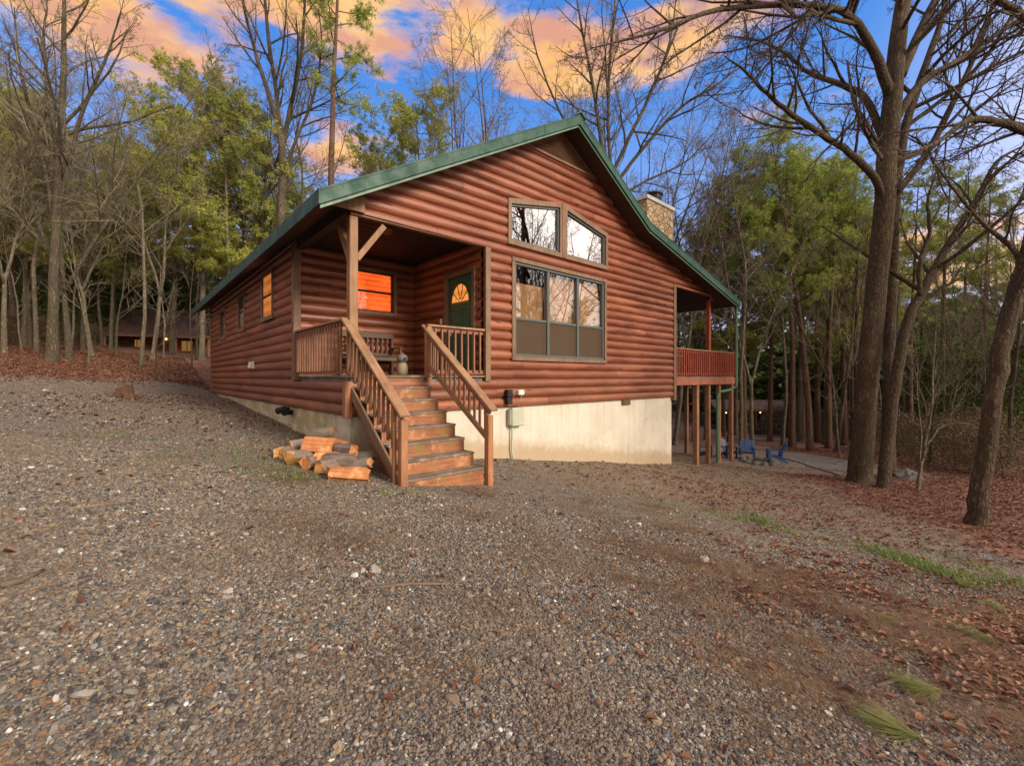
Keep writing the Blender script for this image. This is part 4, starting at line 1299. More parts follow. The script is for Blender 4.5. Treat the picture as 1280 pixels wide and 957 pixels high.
for (u, Y, H, v) in ((985, 52, 10, 0), (1030, 53, 10, 1), (1075, 36, 8, 2), (945, 40, 9, 0), (1110, 38, 9, 1), (1150, 29, 7, 0), (1185, 32, 8, 2), (1225, 27, 7, 1), (1262, 29, 8, 0), (1300, 26, 8, 2), (1345, 24, 8, 1), (915, 46, 9, 1), (870, 44, 9, 2), (1205, 22.5, 5.5, 0), (1265, 21.5, 6, 2)):
    plant_u('cedar', v, u, Y, H)
for (u, Y, H, v) in ((1125, 20, 2.2, 0), (1160, 17.5, 1.8, 1), (1195, 16, 2, 2), (1255, 14.5, 1.8, 0), (1040, 29, 2.4, 1), (1100, 27, 2.4, 2), (970, 33, 2.5, 0), (1230, 19, 2.2, 1)):
    plant_u('brush', v, u, Y, H)
for (u, Y, H, v) in ((1150, 14.2, 5.2, 0), (1163, 16.5, 6.0, 1), (1050, 19, 6, 2), (1185, 18, 6, 0), (1240, 14, 5, 2), (1215, 21, 7, 1), (1105, 22, 8, 2)):
    plant_u('sapling', v, u, Y, H)

for (u, Y, H, v) in ((931, 23, 15, 0), (990, 24, 16, 0), (1003, 29, 18, 0), (1022, 26.5, 17, 0), (1036, 23, 15, 0), (1056, 24.5, 16, 0), (1072, 22.5, 14.5, 0), (1138, 26, 16, 0), (1176, 24, 15, 0), (1202, 30, 17, 0), (1228, 25, 15, 0), (913, 27, 16, 0)):
    plant_u('tallpine', v, u, Y, H)

# the woods to the right of the frame, seen mirrored in the gable windows
for k, (x, y, H, kd, v) in enumerate(((24, 4, 20, 'bare', 1), (30, 8, 22, 'bare', 4), (27, -2, 21, 'bare', 5), (36, 2, 23, 'bare', 0), (33, 12, 21, 'bare', 2), (40, 7, 12, 'pine', 0), (44, -1, 13, 'pine', 1), (22, 10, 19, 'bare', 3), (46, 13, 13, 'pine', 2), (30, -7, 14, 'bare', 2))):
    plant(kd, v, x, y, H, {'bare': 'bare_tree', 'pine': 'pine_tree'}[kd], 'mirror')

# far wood seen as one mass: all that stands beyond, joined into one object
rng = random.Random(5)
far_parts = []
fv, ff, off = [], [], 0
def mesh_arrays(me):
    v = np.empty(len(me.vertices) * 3, np.float32); me.vertices.foreach_get('co', v)
    return v.reshape(-1, 3)
leaf_src = [mesh_arrays(KIND['cedar'][k][1]) for k in range(3)]
lv_all = []
for k in range(130):
    az = rng.uniform(-62, 62)
    dd = rng.uniform(50, 75)
    x = math.sin(R(az)) * dd; y = math.cos(R(az)) * dd
    src = leaf_src[k % 3]
    n4 = len(src) // 4
    pick = np.random.RandomState(k).choice(n4, 2600, replace=False)
    q = src.reshape(-1, 4, 3)[pick]
    s = rng.uniform(1.2, 2.3); c_, s_ = math.cos(k * 1.3), math.sin(k * 1.3)
    ctr = q.mean(1, keepdims=True); q = ctr + (q - ctr) * 3.0
    X_ = (q[..., 0] * c_ - q[..., 1] * s_) * s * 1.5 + x; Y_ = (q[..., 0] * s_ + q[..., 1] * c_) * s * 1.5 + y
    Z_ = q[..., 2] * s + gz(x, y) - .3
    lv_all.append(np.stack([X_, Y_, Z_], -1).reshape(-1, 3))
Vf = np.concatenate(lv_all)
fw = link('far_woods', mesh_np('far_woods', Vf, np.arange(len(Vf)).reshape(-1, 4), M['cedar'])); fw['kind'] = 'stuff'
fw['label'] = 'dark far woods closing the view beyond the trees'; fw['category'] = 'woods'
mb = MB()
for k in range(230):
    az = rng.uniform(-60, 60); dd = rng.uniform(42, 72)
    x = math.sin(R(az)) * dd; y = math.cos(R(az)) * dd
    h = rng.uniform(9, 15); r = rng.uniform(.1, .2); z = gz(x, y)
    lx, ly = rng.uniform(-.5, .5), rng.uniform(-.5, .5)
    mb.tube([(x, y, z - .3), (x + lx * .4, y + ly * .4, z + h * .4), (x + lx, y + ly, z + h)], [r, r * .75, r * .2], 5, False)
fw2 = mb.build('far_trunks', M['bark_grey'], fw)

# labels for the planted trees: kind, place and count along a findable landmark
ORD = ['first', 'second', 'third', 'fourth', 'fifth', 'sixth', 'seventh', 'eighth', 'ninth', 'tenth', 'eleventh', 'twelfth', 'thirteenth', 'fourteenth', 'fifteenth', 'sixteenth', 'seventeenth', 'eighteenth', 'nineteenth', 'twentieth',
       'twenty-first', 'twenty-second', 'twenty-third', 'twenty-fourth', 'twenty-fifth', 'twenty-sixth']
KW = {'tallpine': ('slim straight pine', 'pine tree', 'tall pines'), 'bare': ('bare winter tree', 'tree', 'bare trees'), 'sapling': ('thin bare sapling', 'sapling', 'bare saplings'), 'pine': ('green pine', 'pine tree', 'pines'),
      'yellowpine': ('yellow-green leafy tree', 'tree', 'yellow-green trees'), 'cedar': ('dark bushy evergreen', 'evergreen', 'dark evergreens'), 'brush': ('low brown bush', 'bush', 'brown bushes')}
zones = {}
for o, kind, x, y, ex in TREES:
    u = CX + F * x / y if y > 3 else 9999
    if ex == 'mirror': zn = 'mirror'
    elif u < 290: zn = 'left'
    elif u < 915: zn = 'roof'
    else: zn = 'right'
    zones.setdefault((zn, kind), []).append((u if zn != 'mirror' else y, o, ex))
for (zn, kind), lst in zones.items():
    lst.sort(key=lambda q: q[0]); w_, cat, pl = KW[kind]
    for k, (u, o, ex) in enumerate(lst):
        if ex == 'tall': lab = 'tallest pine, its straight trunk rising behind the left roof slope past the sky'
        elif zn == 'left': lab = f'{w_} in the woods left of the cabin, {ORD[k]} from the left'
        elif zn == 'roof': lab = f'{w_} rising behind the cabin, {ORD[k]} of its kind from the left roof end'
        elif zn == 'right': lab = f'{w_} in the woods right of the balcony, {ORD[k]} from the balcony'
        else: lab = f'{w_} right of the clearing, mirrored in the gable windows, {ORD[k]} of its row'
        o['label'] = lab; o['category'] = cat
        o['group'] = pl + {'left': ' left of the cabin', 'roof': ' behind the cabin', 'right': ' right of the balcony', 'mirror': ' right of the clearing'}[zn]

# ---- the big trees on the right, drawn from their own skeletons
def skel(mb_t, mb_c, base, pix, Y, rads, dy=0., n=9, cnt=None, seed=1, sides=10, start=.25, ang=(25, 65), lenf=(.36, .45, .5, .5), minr=.006, up=.05):
    """limb through photo points at distance Y (dy = how far it leans away at its end); local to base"""
    rng = random.Random(seed)
    P = []
    m = len(pix)
    for i, (u, v) in enumerate(pix):
        P.append(pt(u, v, Y + dy * (i / (m - 1))) - base)
    # smooth (Catmull-Rom)
    Q, Rr = [], []
    for i in range(m - 1):
        p0, p1, p2, p3 = P[max(i - 1, 0)], P[i], P[i + 1], P[min(i + 2, m - 1)]
        for s in range(4):
            t = s / 4
            Q.append(.5 * ((2 * p1) + (p2 - p0) * t + (2 * p0 - 5 * p1 + 4 * p2 - p3) * t * t + (3 * p1 - p0 - 3 * p2 + p3) * t ** 3))
            Rr.append(rads[i] + (rads[i + 1] - rads[i]) * t)
    Q.append(P[-1]); Rr.append(rads[-1])
    for i in range(1, len(Q) - 1): Q[i] = Q[i] + Vector((rng.gauss(0, .010), rng.gauss(0, .010), 0))
    mb_t.tube(Q, Rr, sides, True, wobble(rng, sides, .045))
    if cnt: branch_out(rng, [mb_t, mb_t, mb_c], Q, Rr, 1, len(cnt), cnt, ang, lenf, start, up, .24, None, minr)

def big_tree(name, label, u, v, build, barkm='bark_oak'):
    base = gp(u, v)
    o = thing(name, label, 'tree', base, 0)
    t, c = MB(), MB()
    build(t, c, base, base.y)
    t.build('trunk', M[barkm], o, True); c.build('crown', M['twigd'], o)
    return base
def oak(t, c, b, Y):
    skel(t, c, b, [(1070, 615), (1074, 596), (1082, 500), (1093, 380), (1106, 250), (1113, 150), (1122, 60), (1132, -40), (1140, -160)], Y, [.48, .32, .275, .27, .26, .25, .22, .17, .08], 0., cnt=(10, 8, 6, 4), seed=3, start=.72, sides=14)
    skel(t, c, b, [(1106, 252), (1092, 222), (1063, 192), (1025, 167), (988, 142), (958, 117), (930, 88), (905, 70)], Y, [.10, .11, .095, .08, .065, .05, .035, .012], -2.5, cnt=(16, 8, 5, 3), seed=4, sides=7)
    skel(t, c, b, [(1111, 200), (1098, 160), (1080, 121), (1046, 104), (1013, 92), (984, 69), (946, 50), (905, 45)], Y, [.10, .11, .10, .085, .07, .055, .04, .012], 2., cnt=(16, 8, 5, 3), seed=5, sides=7)
    skel(t, c, b, [(1112, 120), (1092, 63), (1067, 25), (1038, 10), (984, 6), (900, 12), (820, 40), (740, 60)], Y, [.15, .12, .10, .085, .075, .06, .04, .01], -3.5, cnt=(24, 8, 5, 3), seed=6, sides=7)
    skel(t, c, b, [(1120, 150), (1151, 104), (1193, 79), (1235, 50), (1285, 18), (1330, -10)], Y, [.12, .11, .095, .08, .06, .02], 1., cnt=(16, 8, 5, 3), seed=7, sides=7)
    skel(t, c, b, [(1126, 95), (1150, 40), (1180, -20), (1220, -100)], Y, [.15, .13, .1, .03], 1.5, cnt=(12, 8, 5, 3), seed=8, sides=7)
    skel(t, c, b, [(1108, 205), (1094, 188), (1082, 165), (1072, 150), (1060, 160), (1030, 190), (1005, 215)], Y, [.06, .06, .055, .05, .04, .03, .01], -1.5, cnt=(10, 6, 4), seed=9, sides=5)
    skel(t, c, b, [(1117, 200), (1150, 190), (1190, 165), (1230, 130), (1275, 100)], Y, [.09, .08, .07, .05, .015], 2., cnt=(13, 7, 5), seed=19, sides=6)
big_tree('oak_tree', 'largest bare oak, thick mossy trunk beside the gravel pad, limbs over the sky', 1074, 602, oak)
def oak_b(t, c, b, Y):
    skel(t, c, b, [(1110, 622), (1111, 600), (1110, 500), (1113, 380), (1119, 260), (1127, 180), (1150, 100), (1178, 20), (1195, -60)], Y, [.26, .19, .165, .16, .15, .13, .11, .08, .03], .5, cnt=(12, 8, 5, 3), seed=11, start=.55, sides=10)
    skel(t, c, b, [(1122, 240), (1160, 190), (1200, 110), (1230, 40), (1250, -30)], Y, [.11, .1, .08, .06, .02], 1., cnt=(13, 7, 5), seed=12, sides=6)
big_tree('oak_tree', 'slimmer bare oak standing right behind the thickest oak trunk', 1110, 596, oak_b)
def lean(t, c, b, Y):
    skel(t, c, b, [(1102, 626), (1104, 608), (1111, 540), (1121, 463), (1137, 397), (1152, 366), (1184, 309), (1222, 247), (1245, 203), (1280, 182)], Y, [.27, .17, .145, .14, .13, .125, .10, .07, .05, .02], 1., cnt=(14, 8, 5, 3), seed=13, start=.5, sides=10)
    skel(t, c, b, [(1150, 370), (1150, 330), (1162, 290), (1160, 250), (1170, 215)], Y, [.07, .06, .05, .035, .01], -.5, cnt=(8, 5, 3), seed=14, sides=6)
big_tree('leaning_tree', 'bare tree with a trunk leaning right, growing beside the thickest oak', 1104, 611, lean)
def edge(t, c, b, Y):
    skel(t, c, b, [(1214, 675), (1219, 650), (1226, 600), (1237, 540), (1244, 480), (1260, 400), (1288, 310), (1318, 200), (1340, 80), (1352, -60)], Y, [.28, .175, .145, .14, .14, .14, .135, .125, .11, .06], -.3, cnt=(12, 8, 5, 3), seed=15, start=.5, sides=14)
    skel(t, c, b, [(1322, 185), (1290, 168), (1255, 155), (1212, 150), (1172, 178), (1128, 194)], Y, [.09, .085, .075, .06, .04, .012], -.8, cnt=(18, 7, 5), seed=16, sides=7, up=-.03)
    skel(t, c, b, [(1300, 285), (1330, 230), (1370, 160)], Y, [.09, .08, .02], 1., cnt=(6, 5, 4), seed=17, sides=6)
    skel(t, c, b, [(1245, 500), (1262, 480), (1290, 470)], Y, [.03, .022, .01], -.5, cnt=(5, 4), seed=18, sides=5)
    skel(t, c, b, [(1335, 100), (1290, 30), (1230, -10), (1160, -60)], Y, [.1, .08, .06, .02], -.6, cnt=(10, 5, 4), seed=21, sides=6)
big_tree('leaning_tree', 'bare crooked tree rooted in red leaves, leaning out of the photo at the right edge', 1219, 655, edge)
def mid_tree(name, label, u, Y, build, barkm, twigm='twig'):
    x = (u - CX) / F * Y; base = Vector((x, Y, gz(x, Y)))
    o = thing(name, label, 'tree', base, 0); t, c = MB(), MB()
    build(t, c, base, Y); t.build('trunk', M[barkm], o, True); c.build('crown', M[twigm], o)
def vg(u, Y): return HZ - F * (gz((u - CX) / F * Y, Y) - .3 - CAMZ) / Y     # the row where the ground is
TW = (12, 7, 5, 3)
def stems_a(t, c, b, Y):
    skel(t, c, b, [(348, vg(348, Y)), (350, 380), (351, 290), (353, 215), (352, 165)], Y, [.36, .25, .22, .2, .17], seed=41, sides=10)
    for k, (px, rr) in enumerate((([(353, 200), (345, 150), (322, 75), (305, 10), (296, -50)], [.11, .12, .10, .07, .03]), ([(352, 185), (346, 120), (336, 50), (330, -20), (327, -80)], [.10, .11, .10, .07, .03]),
                                 ([(353, 190), (362, 140), (376, 70), (381, 5), (384, -60)], [.10, .12, .10, .07, .03]), ([(354, 215), (372, 170), (392, 120), (402, 60), (398, 10)], [.08, .08, .07, .05, .02]), ([(352, 230), (330, 190), (300, 150), (270, 100), (262, 60)], [.07, .07, .06, .04, .015]))):
        skel(t, c, b, px, Y, rr, (-1.2, .8, 1.0, -1., .6)[k], cnt=TW, seed=42 + k, sides=7, start=.2, ang=(22, 58))
mid_tree('bare_tree', 'big bare tree of several pale stems fanning out above the left roof slope', 348, 24.5, stems_a, 'bark_grey')
def stems_b(t, c, b, Y):
    skel(t, c, b, [(64, vg(64, Y)), (66, 400), (69, 310), (73, 230), (78, 130), (80, 40), (79, -50)], Y, [.24, .16, .14, .13, .10, .075, .03], cnt=(14, 7, 5, 3), seed=51, sides=10, start=.5, ang=(25, 60))
    for k, (px, rr) in enumerate((([(71, 275), (84, 215), (103, 140), (132, 75), (152, 15)], [.075, .075, .06, .045, .015]), ([(70, 290), (58, 220), (40, 150), (24, 80), (18, 10)], [.075, .075, .06, .045, .015]), ([(75, 200), (62, 130), (55, 60), (58, 0)], [.07, .07, .05, .02]))):
        skel(t, c, b, px, Y, rr, (-.8, .8, -.5)[k], cnt=TW, seed=52 + k, sides=7, start=.2, ang=(25, 60))
mid_tree('bare_tree', 'tallest bare tree near the left edge, forking high above the leaf bank', 64, 17., stems_b, 'bark_grey')
def stems_c(t, c, b, Y):
    skel(t, c, b, [(762, vg(762, Y)), (763, 380), (764, 280), (765, 215)], Y, [.3, .22, .19, .16], seed=61, sides=9)
    for k, (px, rr) in enumerate((([(765, 235), (752, 180), (742, 110), (728, 40), (715, -40)], [.10, .10, .09, .06, .02]), ([(765, 225), (760, 160), (762, 80), (770, -10), (772, -60)], [.09, .09, .08, .05, .02]), ([(765, 220), (785, 175), (812, 120), (838, 50), (846, -20)], [.10, .10, .09, .06, .02]),
                                 ([(766, 235), (800, 190), (850, 135), (898, 105), (945, 60)], [.09, .09, .07, .05, .015]), ([(764, 240), (735, 200), (700, 140), (672, 70), (660, 10)], [.08, .08, .06, .04, .015]), ([(766, 250), (810, 225), (860, 200), (905, 150)], [.06, .06, .045, .015]))):
        skel(t, c, b, px, Y, rr, (-1., .8, 1., -1.5, .5, .8)[k], cnt=TW, seed=62 + k, sides=7, start=.18, ang=(22, 58))
mid_tree('bare_tree', 'wide bare tree whose curved limbs spread over the sky just right of the roof ridge', 762, 23., stems_c, 'bark_grey')

# two forked saplings with pale bent stems between the oaks and the edge tree
def forked(t, c, b, Y):
    skel(t, c, b, [(1147, 615), (1152, 580), (1160, 555), (1175, 535), (1200, 528), (1222, 535)], Y, [.05, .042, .036, .03, .02, .008], .4, cnt=(6, 4, 3), seed=31, sides=6)
    skel(t, c, b, [(1154, 572), (1163, 520), (1166, 460), (1170, 390)], Y, [.035, .03, .024, .008], .6, cnt=(9, 5, 3), seed=32, sides=6)
big_tree('forked_sapling', 'pale forked sapling with a bent stem between the oaks and the edge tree', 1147, 612, forked, 'bark_pale')

# ------------------------------------------------------------------ ground litter
rs = np.random.RandomState(3)
# pebbles: points with size and spin, a stone on each
def scatter(n, ymin, ymax, power=1.0, margin=1.25):
    Y = (ymin ** power + rs.rand(n) * (ymax ** power - ymin ** power)) ** (1 / power)
    t = (rs.rand(n) * 2 - 1) * 1.17 * margin
    return t * Y, Y
parts = [scatter(215000, .75, 2.7, 2.0, 1.55), scatter(250000, 2.7, 5.5, 1.7, 1.32), scatter(120000, 5.5, 14.5, 1.3, 1.18)]
X = np.concatenate([p[0] for p in parts]); Y = np.concatenate([p[1] for p in parts])
# not on the leaf floor, not under the stairs or the house
keep = (X < 7.0 + .17 * (Y - 5.75) + rs.randn(len(X)) * .5) & (X > -13.6) & ((Y < 5.5) | (X < -1) | (rs.rand(len(X)) < .55))
dx, dy = X - C0[0], Y - C0[1]
la = dx * .7466 + dy * .6653; lb = -dx * .665 + dy * .7468
keep &= ~((lb > 0) & (la > 0)) & ~((lb > -1.8) & (lb <= 0) & (la > 0) & (la < 1.42))
rut = np.exp(-((X - 1.6 + .12 * Y) / .3) ** 2) + np.exp(-((X + .15 + .12 * Y) / .3) ** 2) + .8 * np.clip(np.sin(X * 1.3 + 1.5) * np.sin(Y * 1.1 + X * .4), 0, 1)
keep &= rs.rand(len(X)) > .55 * np.clip(rut, 0, 1)
strip = ((X - 4.1) / 1.9) ** 2 + ((Y - 3.2) / 1.3) ** 2
keep &= (strip > 1) | (rs.rand(len(X)) < .45)
X, Y = X[keep], Y[keep]
n = len(X)
size = np.exp(rs.randn(n) * .36) * .0044 * (1 + .10 * Y)
size = np.clip(size, .0024, .022)
big = rs.rand(n) < .004; size[big] *= 2.0
scl = np.stack([size * (1 + .5 * rs.rand(n)), size * (.8 + .4 * rs.rand(n)), size * (.5 + .35 * rs.rand(n))], 1)
Z = ground(X, Y) + scl[:, 2] * (.25 + .5 * rs.rand(n))
rot = np.stack([rs.randn(n) * .35, rs.randn(n) * .35, rs.rand(n) * 6.28], 1)
me = bpy.data.meshes.new('gravel')
me.vertices.add(n); me.vertices.foreach_set('co', np.stack([X, Y, Z], 1).astype(np.float32).ravel())
at = me.attributes.new('scl', 'FLOAT_VECTOR', 'POINT'); at.data.foreach_set('vector', scl.astype(np.float32).ravel())
at = me.attributes.new('rot', 'FLOAT_VECTOR', 'POINT'); at.data.foreach_set('vector', rot.astype(np.float32).ravel())
me.update()
gr = link('gravel', me); tag(gr, 'loose grey, tan and white gravel over the drive', 'gravel', kind='stuff')
ng = bpy.data.node_groups.new('pebble_scatter', 'GeometryNodeTree')
ng.interface.new_socket('Geometry', in_out='INPUT', socket_type='NodeSocketGeometry')
ng.interface.new_socket('Geometry', in_out='OUTPUT', socket_type='NodeSocketGeometry')
N = ng.nodes; L = ng.links
gi, go = N.new('NodeGroupInput'), N.new('NodeGroupOutput')
ico = N.new('GeometryNodeMeshIcoSphere'); ico.inputs['Radius'].default_value = 1.0; ico.inputs['Subdivisions'].default_value = 2
sp = N.new('GeometryNodeSetPosition'); nz = N.new('ShaderNodeTexNoise'); nz.inputs['Scale'].default_value = 1.1; nz.inputs['Detail'].default_value = 1.
vs = N.new('ShaderNodeVectorMath'); vs.operation = 'SUBTRACT'; vs.inputs[1].default_value = (.5, .5, .5)
vk = N.new('ShaderNodeVectorMath'); vk.operation = 'SCALE'; vk.inputs['Scale'].default_value = 1.5
L.new(nz.outputs['Color'], vs.inputs[0]); L.new(vs.outputs[0], vk.inputs[0])
L.new(ico.outputs['Mesh'], sp.inputs['Geometry']); L.new(vk.outputs[0], sp.inputs['Offset'])
sm = N.new('GeometryNodeSetMaterial'); sm.inputs['Material'].default_value = M['pebble']; L.new(sp.outputs[0], sm.inputs[0])
iop = N.new('GeometryNodeInstanceOnPoints')
na = N.new('GeometryNodeInputNamedAttribute'); na.data_type = 'FLOAT_VECTOR'; na.inputs[0].default_value = 'scl'
nr_ = N.new('GeometryNodeInputNamedAttribute'); nr_.data_type = 'FLOAT_VECTOR'; nr_.inputs[0].default_value = 'rot'
L.new(gi.outputs[0], iop.inputs['Points']); L.new(sm.outputs[0], iop.inputs['Instance'])
e2r = N.new('FunctionNodeEulerToRotation'); L.new(nr_.outputs[0], e2r.inputs[0])
L.new(e2r.outputs[0], iop.inputs['Rotation']); L.new(na.outputs[0], iop.inputs['Scale'])
L.new(iop.outputs[0], go.inputs[0])
md = gr.modifiers.new('pebbles', 'NODES'); md.node_group = ng

# fallen leaves
def leaf_quads(X, Y, size, tilt=.45, lift=.012):
    n = len(X)
    Z = ground(X, Y) + lift + rs.rand(n) * .012
    a = rs.rand(n) * 6.283
    ux, uy = np.cos(a), np.sin(a)
    tz = rs.randn(n) * tilt * .4; t2 = rs.randn(n) * tilt * .4
    u = np.stack([ux, uy, tz], 1) * size[:, None]; w = np.stack([-uy, ux, t2], 1) * (size * (.45 + .35 * rs.rand(n)))[:, None]
    c = np.stack([X, Y, Z], 1)
    curl = np.zeros((n, 3)); curl[:, 2] = size * (.1 + .35 * rs.rand(n))
    # six-point leaf: two quads folded along the midrib
    p0 = c - u * .5; p1 = c + u * .5
    l0 = c - u * .18 + w * .5 + curl; l1 = c + u * .22 + w * .42 + curl * .8
    r0 = c - u * .18 - w * .5 + curl; r1 = c + u * .22 - w * .42 + curl * .8
    V = np.stack([p0, l0, l1, p1, r1, r0], 1)
    b = np.arange(n)[:, None] * 6
    F1 = np.concatenate([b + 0, b + 3, b + 2, b + 1], 1); F2 = np.concatenate([b + 0, b + 5, b + 4, b + 3], 1)
    return V.reshape(-1, 3), np.concatenate([F1, F2])
def zone_leaf(n, cx0, cx1, cy0, cy1):
    return cx0 + rs.rand(n) * (cx1 - cx0), cy0 + rs.rand(n) * (cy1 - cy0)
xs, ys = [], []
x, y = zone_leaf(52000, 5.5, 22, 4, 24); k = (x > 7.2 + .17 * (y - 5.75) + rs.randn(len(x)) * .55) & ~((y > 14.2) & (x < 14)); xs.append(x[k]); ys.append(y[k])
x, y = zone_leaf(34000, -26, -13, 9, 26); k = x < -13.6 + rs.randn(len(x)) * .5; xs.append(x[k]); ys.append(y[k])
x, y = zone_leaf(9000, -14, -8, 17.6, 25); xs.append(x); ys.append(y)
x, y = scatter(650, 1.8, 14, 1.3); k = x < 8; xs.append(x[k]); ys.append(y[k])
x, y = zone_leaf(1300, -12, -3, 6.5, 16); xs.append(x); ys.append(y)
x, y = zone_leaf(2600, -1.5, 14, 7.2, 18); xs.append(x); ys.append(y)
x, y = zone_leaf(1200, 3.2, 7.0, 5, 11); xs.append(x); ys.append(y)
x, y = 4.3 + rs.randn(6500) * 1.2, 3.4 + rs.randn(6500) * .85; k = (y > 1.7) & (rs.rand(6500) < np.clip(.5 + .9 * np.sin(x * 3.1 + 1) * np.sin(y * 3.9), .06, 1)); xs.append(x[k]); ys.append(y[k])
x, y = zone_leaf(500, 2.4, 6.4, 2.2, 5.5); xs.append(x); ys.append(y)
X = np.concatenate(xs); Y = np.concatenate(ys)
dx, dy = X - C0[0], Y - C0[1]; la = dx * .7466 + dy * .6653; lb = -dx * .665 + dy * .7468
k = ~((lb > 0) & (la > 0) & (la < W)) & ~((lb > -1.9) & (lb <= 0) & (la > -.1) & (la < 1.5)); X, Y = X[k], Y[k]
V, Fq = leaf_quads(X, Y, (.04 + .045 * rs.rand(len(X))) * np.where((Y < 5), .8, 1.))
lf = link('leaf_litter', mesh_np('leaf_litter', V, Fq, M['leaf'])); tag(lf, 'red-brown fallen oak leaves over the forest floor', 'leaves', kind='stuff')

# pine straw and grass blades
def blades(X, Y, ln, wd, flat, lift=.0, ang=None):
    n = len(X); Z = ground(X, Y) + lift + rs.rand(n) * .015
    a = rs.rand(n) * 6.283 if ang is None else ang
    el = flat
    d = np.stack([np.cos(a) * np.cos(el), np.sin(a) * np.cos(el), np.sin(el)], 1)
    s = np.stack([-np.sin(a), np.cos(a), np.zeros(n)], 1) * wd[:, None]
    c = np.stack([X, Y, Z], 1); m = c + d * (ln * .55)[:, None]; e = c + d * ln[:, None] - np.array([0, 0, 1]) * (ln * .12 * np.sin(el + .2))[:, None]
    V = np.stack([c - s, c + s, m + s * .8, m - s * .8, e + s * .2, e - s * .2], 1).reshape(-1, 3)
    b = np.arange(n)[:, None] * 6
    return V, np.concatenate([np.concatenate([b, b + 1, b + 2, b + 3], 1), np.concatenate([b + 3, b + 2, b + 4, b + 5], 1)])
n = 30000
cxs = np.concatenate([rs.randn(110) * 1.1 + 4.1, rs.rand(60) * 7 - 3]); cys = np.concatenate([rs.randn(110) * .8 + 3.4, rs.rand(60) * 5 + 2])
idx = rs.randint(0, 170, n)
X = cxs[idx] + rs.randn(n) * .22; Y = cys[idx] + rs.randn(n) * .14
k = (Y > 1.5); X, Y, idx = X[k], Y[k], idx[k]; n = len(X)
base_ang = rs.rand(170) * 6.28
V, Fq = blades(X, Y, .10 + .10 * rs.rand(n), np.full(n, .0014), rs.rand(n) * .14, .006, base_ang[idx] + rs.randn(n) * .5)
st = link('pine_straw', mesh_np('pine_straw', V, Fq, M['straw'])); tag(st, 'brown and orange pine needles strewn on the gravel', 'pine needles', kind='stuff')
xs, ys = [], []
NG = 22000
t = rs.rand(NG); x = 2.0 + t * 6.0; y = 8.6 - .5 * x + .35 * np.sin(x * 2.1) + rs.randn(NG) * .36
clump = np.sin(x * 5.1) + np.sin(x * 2.3 + y * 3.7) + rs.randn(NG) * .6; k = (clump > .45) & (np.sin(x * 2.9 + 4) + np.sin(x * 1.27 + .6) > -.55) & (rs.rand(NG) < (x - 1.2) / 4.5); xs.append(x[k]); ys.append(y[k])
for (u, v, s_, n_) in ((340, 590, .28, 260), (385, 600, .22, 200), (400, 548, .3, 260), (372, 530, .35, 320), (440, 585, .2, 150), (130, 545, .3, 110), (280, 565, .25, 110), (330, 575, .25, 120), (870, 655, .4, 90), (205, 575, .2, 90), (500, 618, .15, 60)):
    p = gp(u, v); xs.append(p.x + rs.randn(n_) * s_); ys.append(p.y + rs.randn(n_) * s_)
X = np.concatenate(xs); Y = np.concatenate(ys); n = len(X)
dx, dy = X - C0[0], Y - C0[1]; la = dx * .7466 + dy * .6653; lb = -dx * .665 + dy * .7468
k = ~((lb > 0) & (la > 0) & (la < W)); X, Y = X[k], Y[k]; n = len(X)
V, Fq = blades(X, Y, .04 + .07 * rs.rand(n), np.full(n, .0032), .4 + rs.rand(n) * .9)
gs = link('grass', mesh_np('grass', V, Fq, M['grass'])); tag(gs, 'thin green grass growing along the edge of the gravel', 'grass', kind='stuff')

# fallen green pine sprigs, one thing each
SPR = [((1262, 770), 'green pine sprig half hidden at the right edge above the largest one', .28, 2.2), ((1118, 780), 'short yellowish pine sprig among the leaves left of the largest one', .20, 3.0), ((1240, 806), 'largest green pine sprig on the straw at the right edge', .34, 2.7), ((1168, 872), 'middle green pine sprig lying on the gravel, its stalk to the left', .30, -.2 + 3.1),
       ((1140, 928), 'green pine sprig nearest the bottom of the photo', .30, 2.5), ((1200, 735), 'small faded green pine sprig lying farthest up the straw patch', .26, .4)]
for i_, ((u, v), lab, ln, az) in enumerate(SPR):
    p = gp(u, v)
    o = thing('pine_sprig', lab, 'pine sprig', p, az, 'fallen pine sprigs')
    rng = random.Random(i_ + 50)
    b = MB(); b.tube([(-ln * .55, .02, .015), (-ln * .2, 0, .02), (ln * .1, .0, .025)], [.005, .004, .003], 5); b.build('stalk', M['stick'], o)
    q = []
    for k in range(260):
        s0 = Vector((rng.uniform(-.12, .1) * ln, rng.gauss(0, .004), .022 + rng.uniform(0, .02)))
        a = rng.gauss(0, .42); d = Vector((math.cos(a), math.sin(a), rng.uniform(-.02, .26))).normalized()
        L_ = ln * rng.uniform(.5, .85); sd = Vector((-d.y, d.x, 0)) * .0016
        e = s0 + d * L_ - Vector((0, 0, .03 * rng.random()))
        q.append((s0 - sd, s0 + sd, e + sd * .4, e - sd * .4))
    Vq = np.array([tuple(v_) for qq in q for v_ in qq]); link('needles', mesh_np('needles', Vq, np.arange(len(Vq)).reshape(-1, 4), M['sprig']), o)

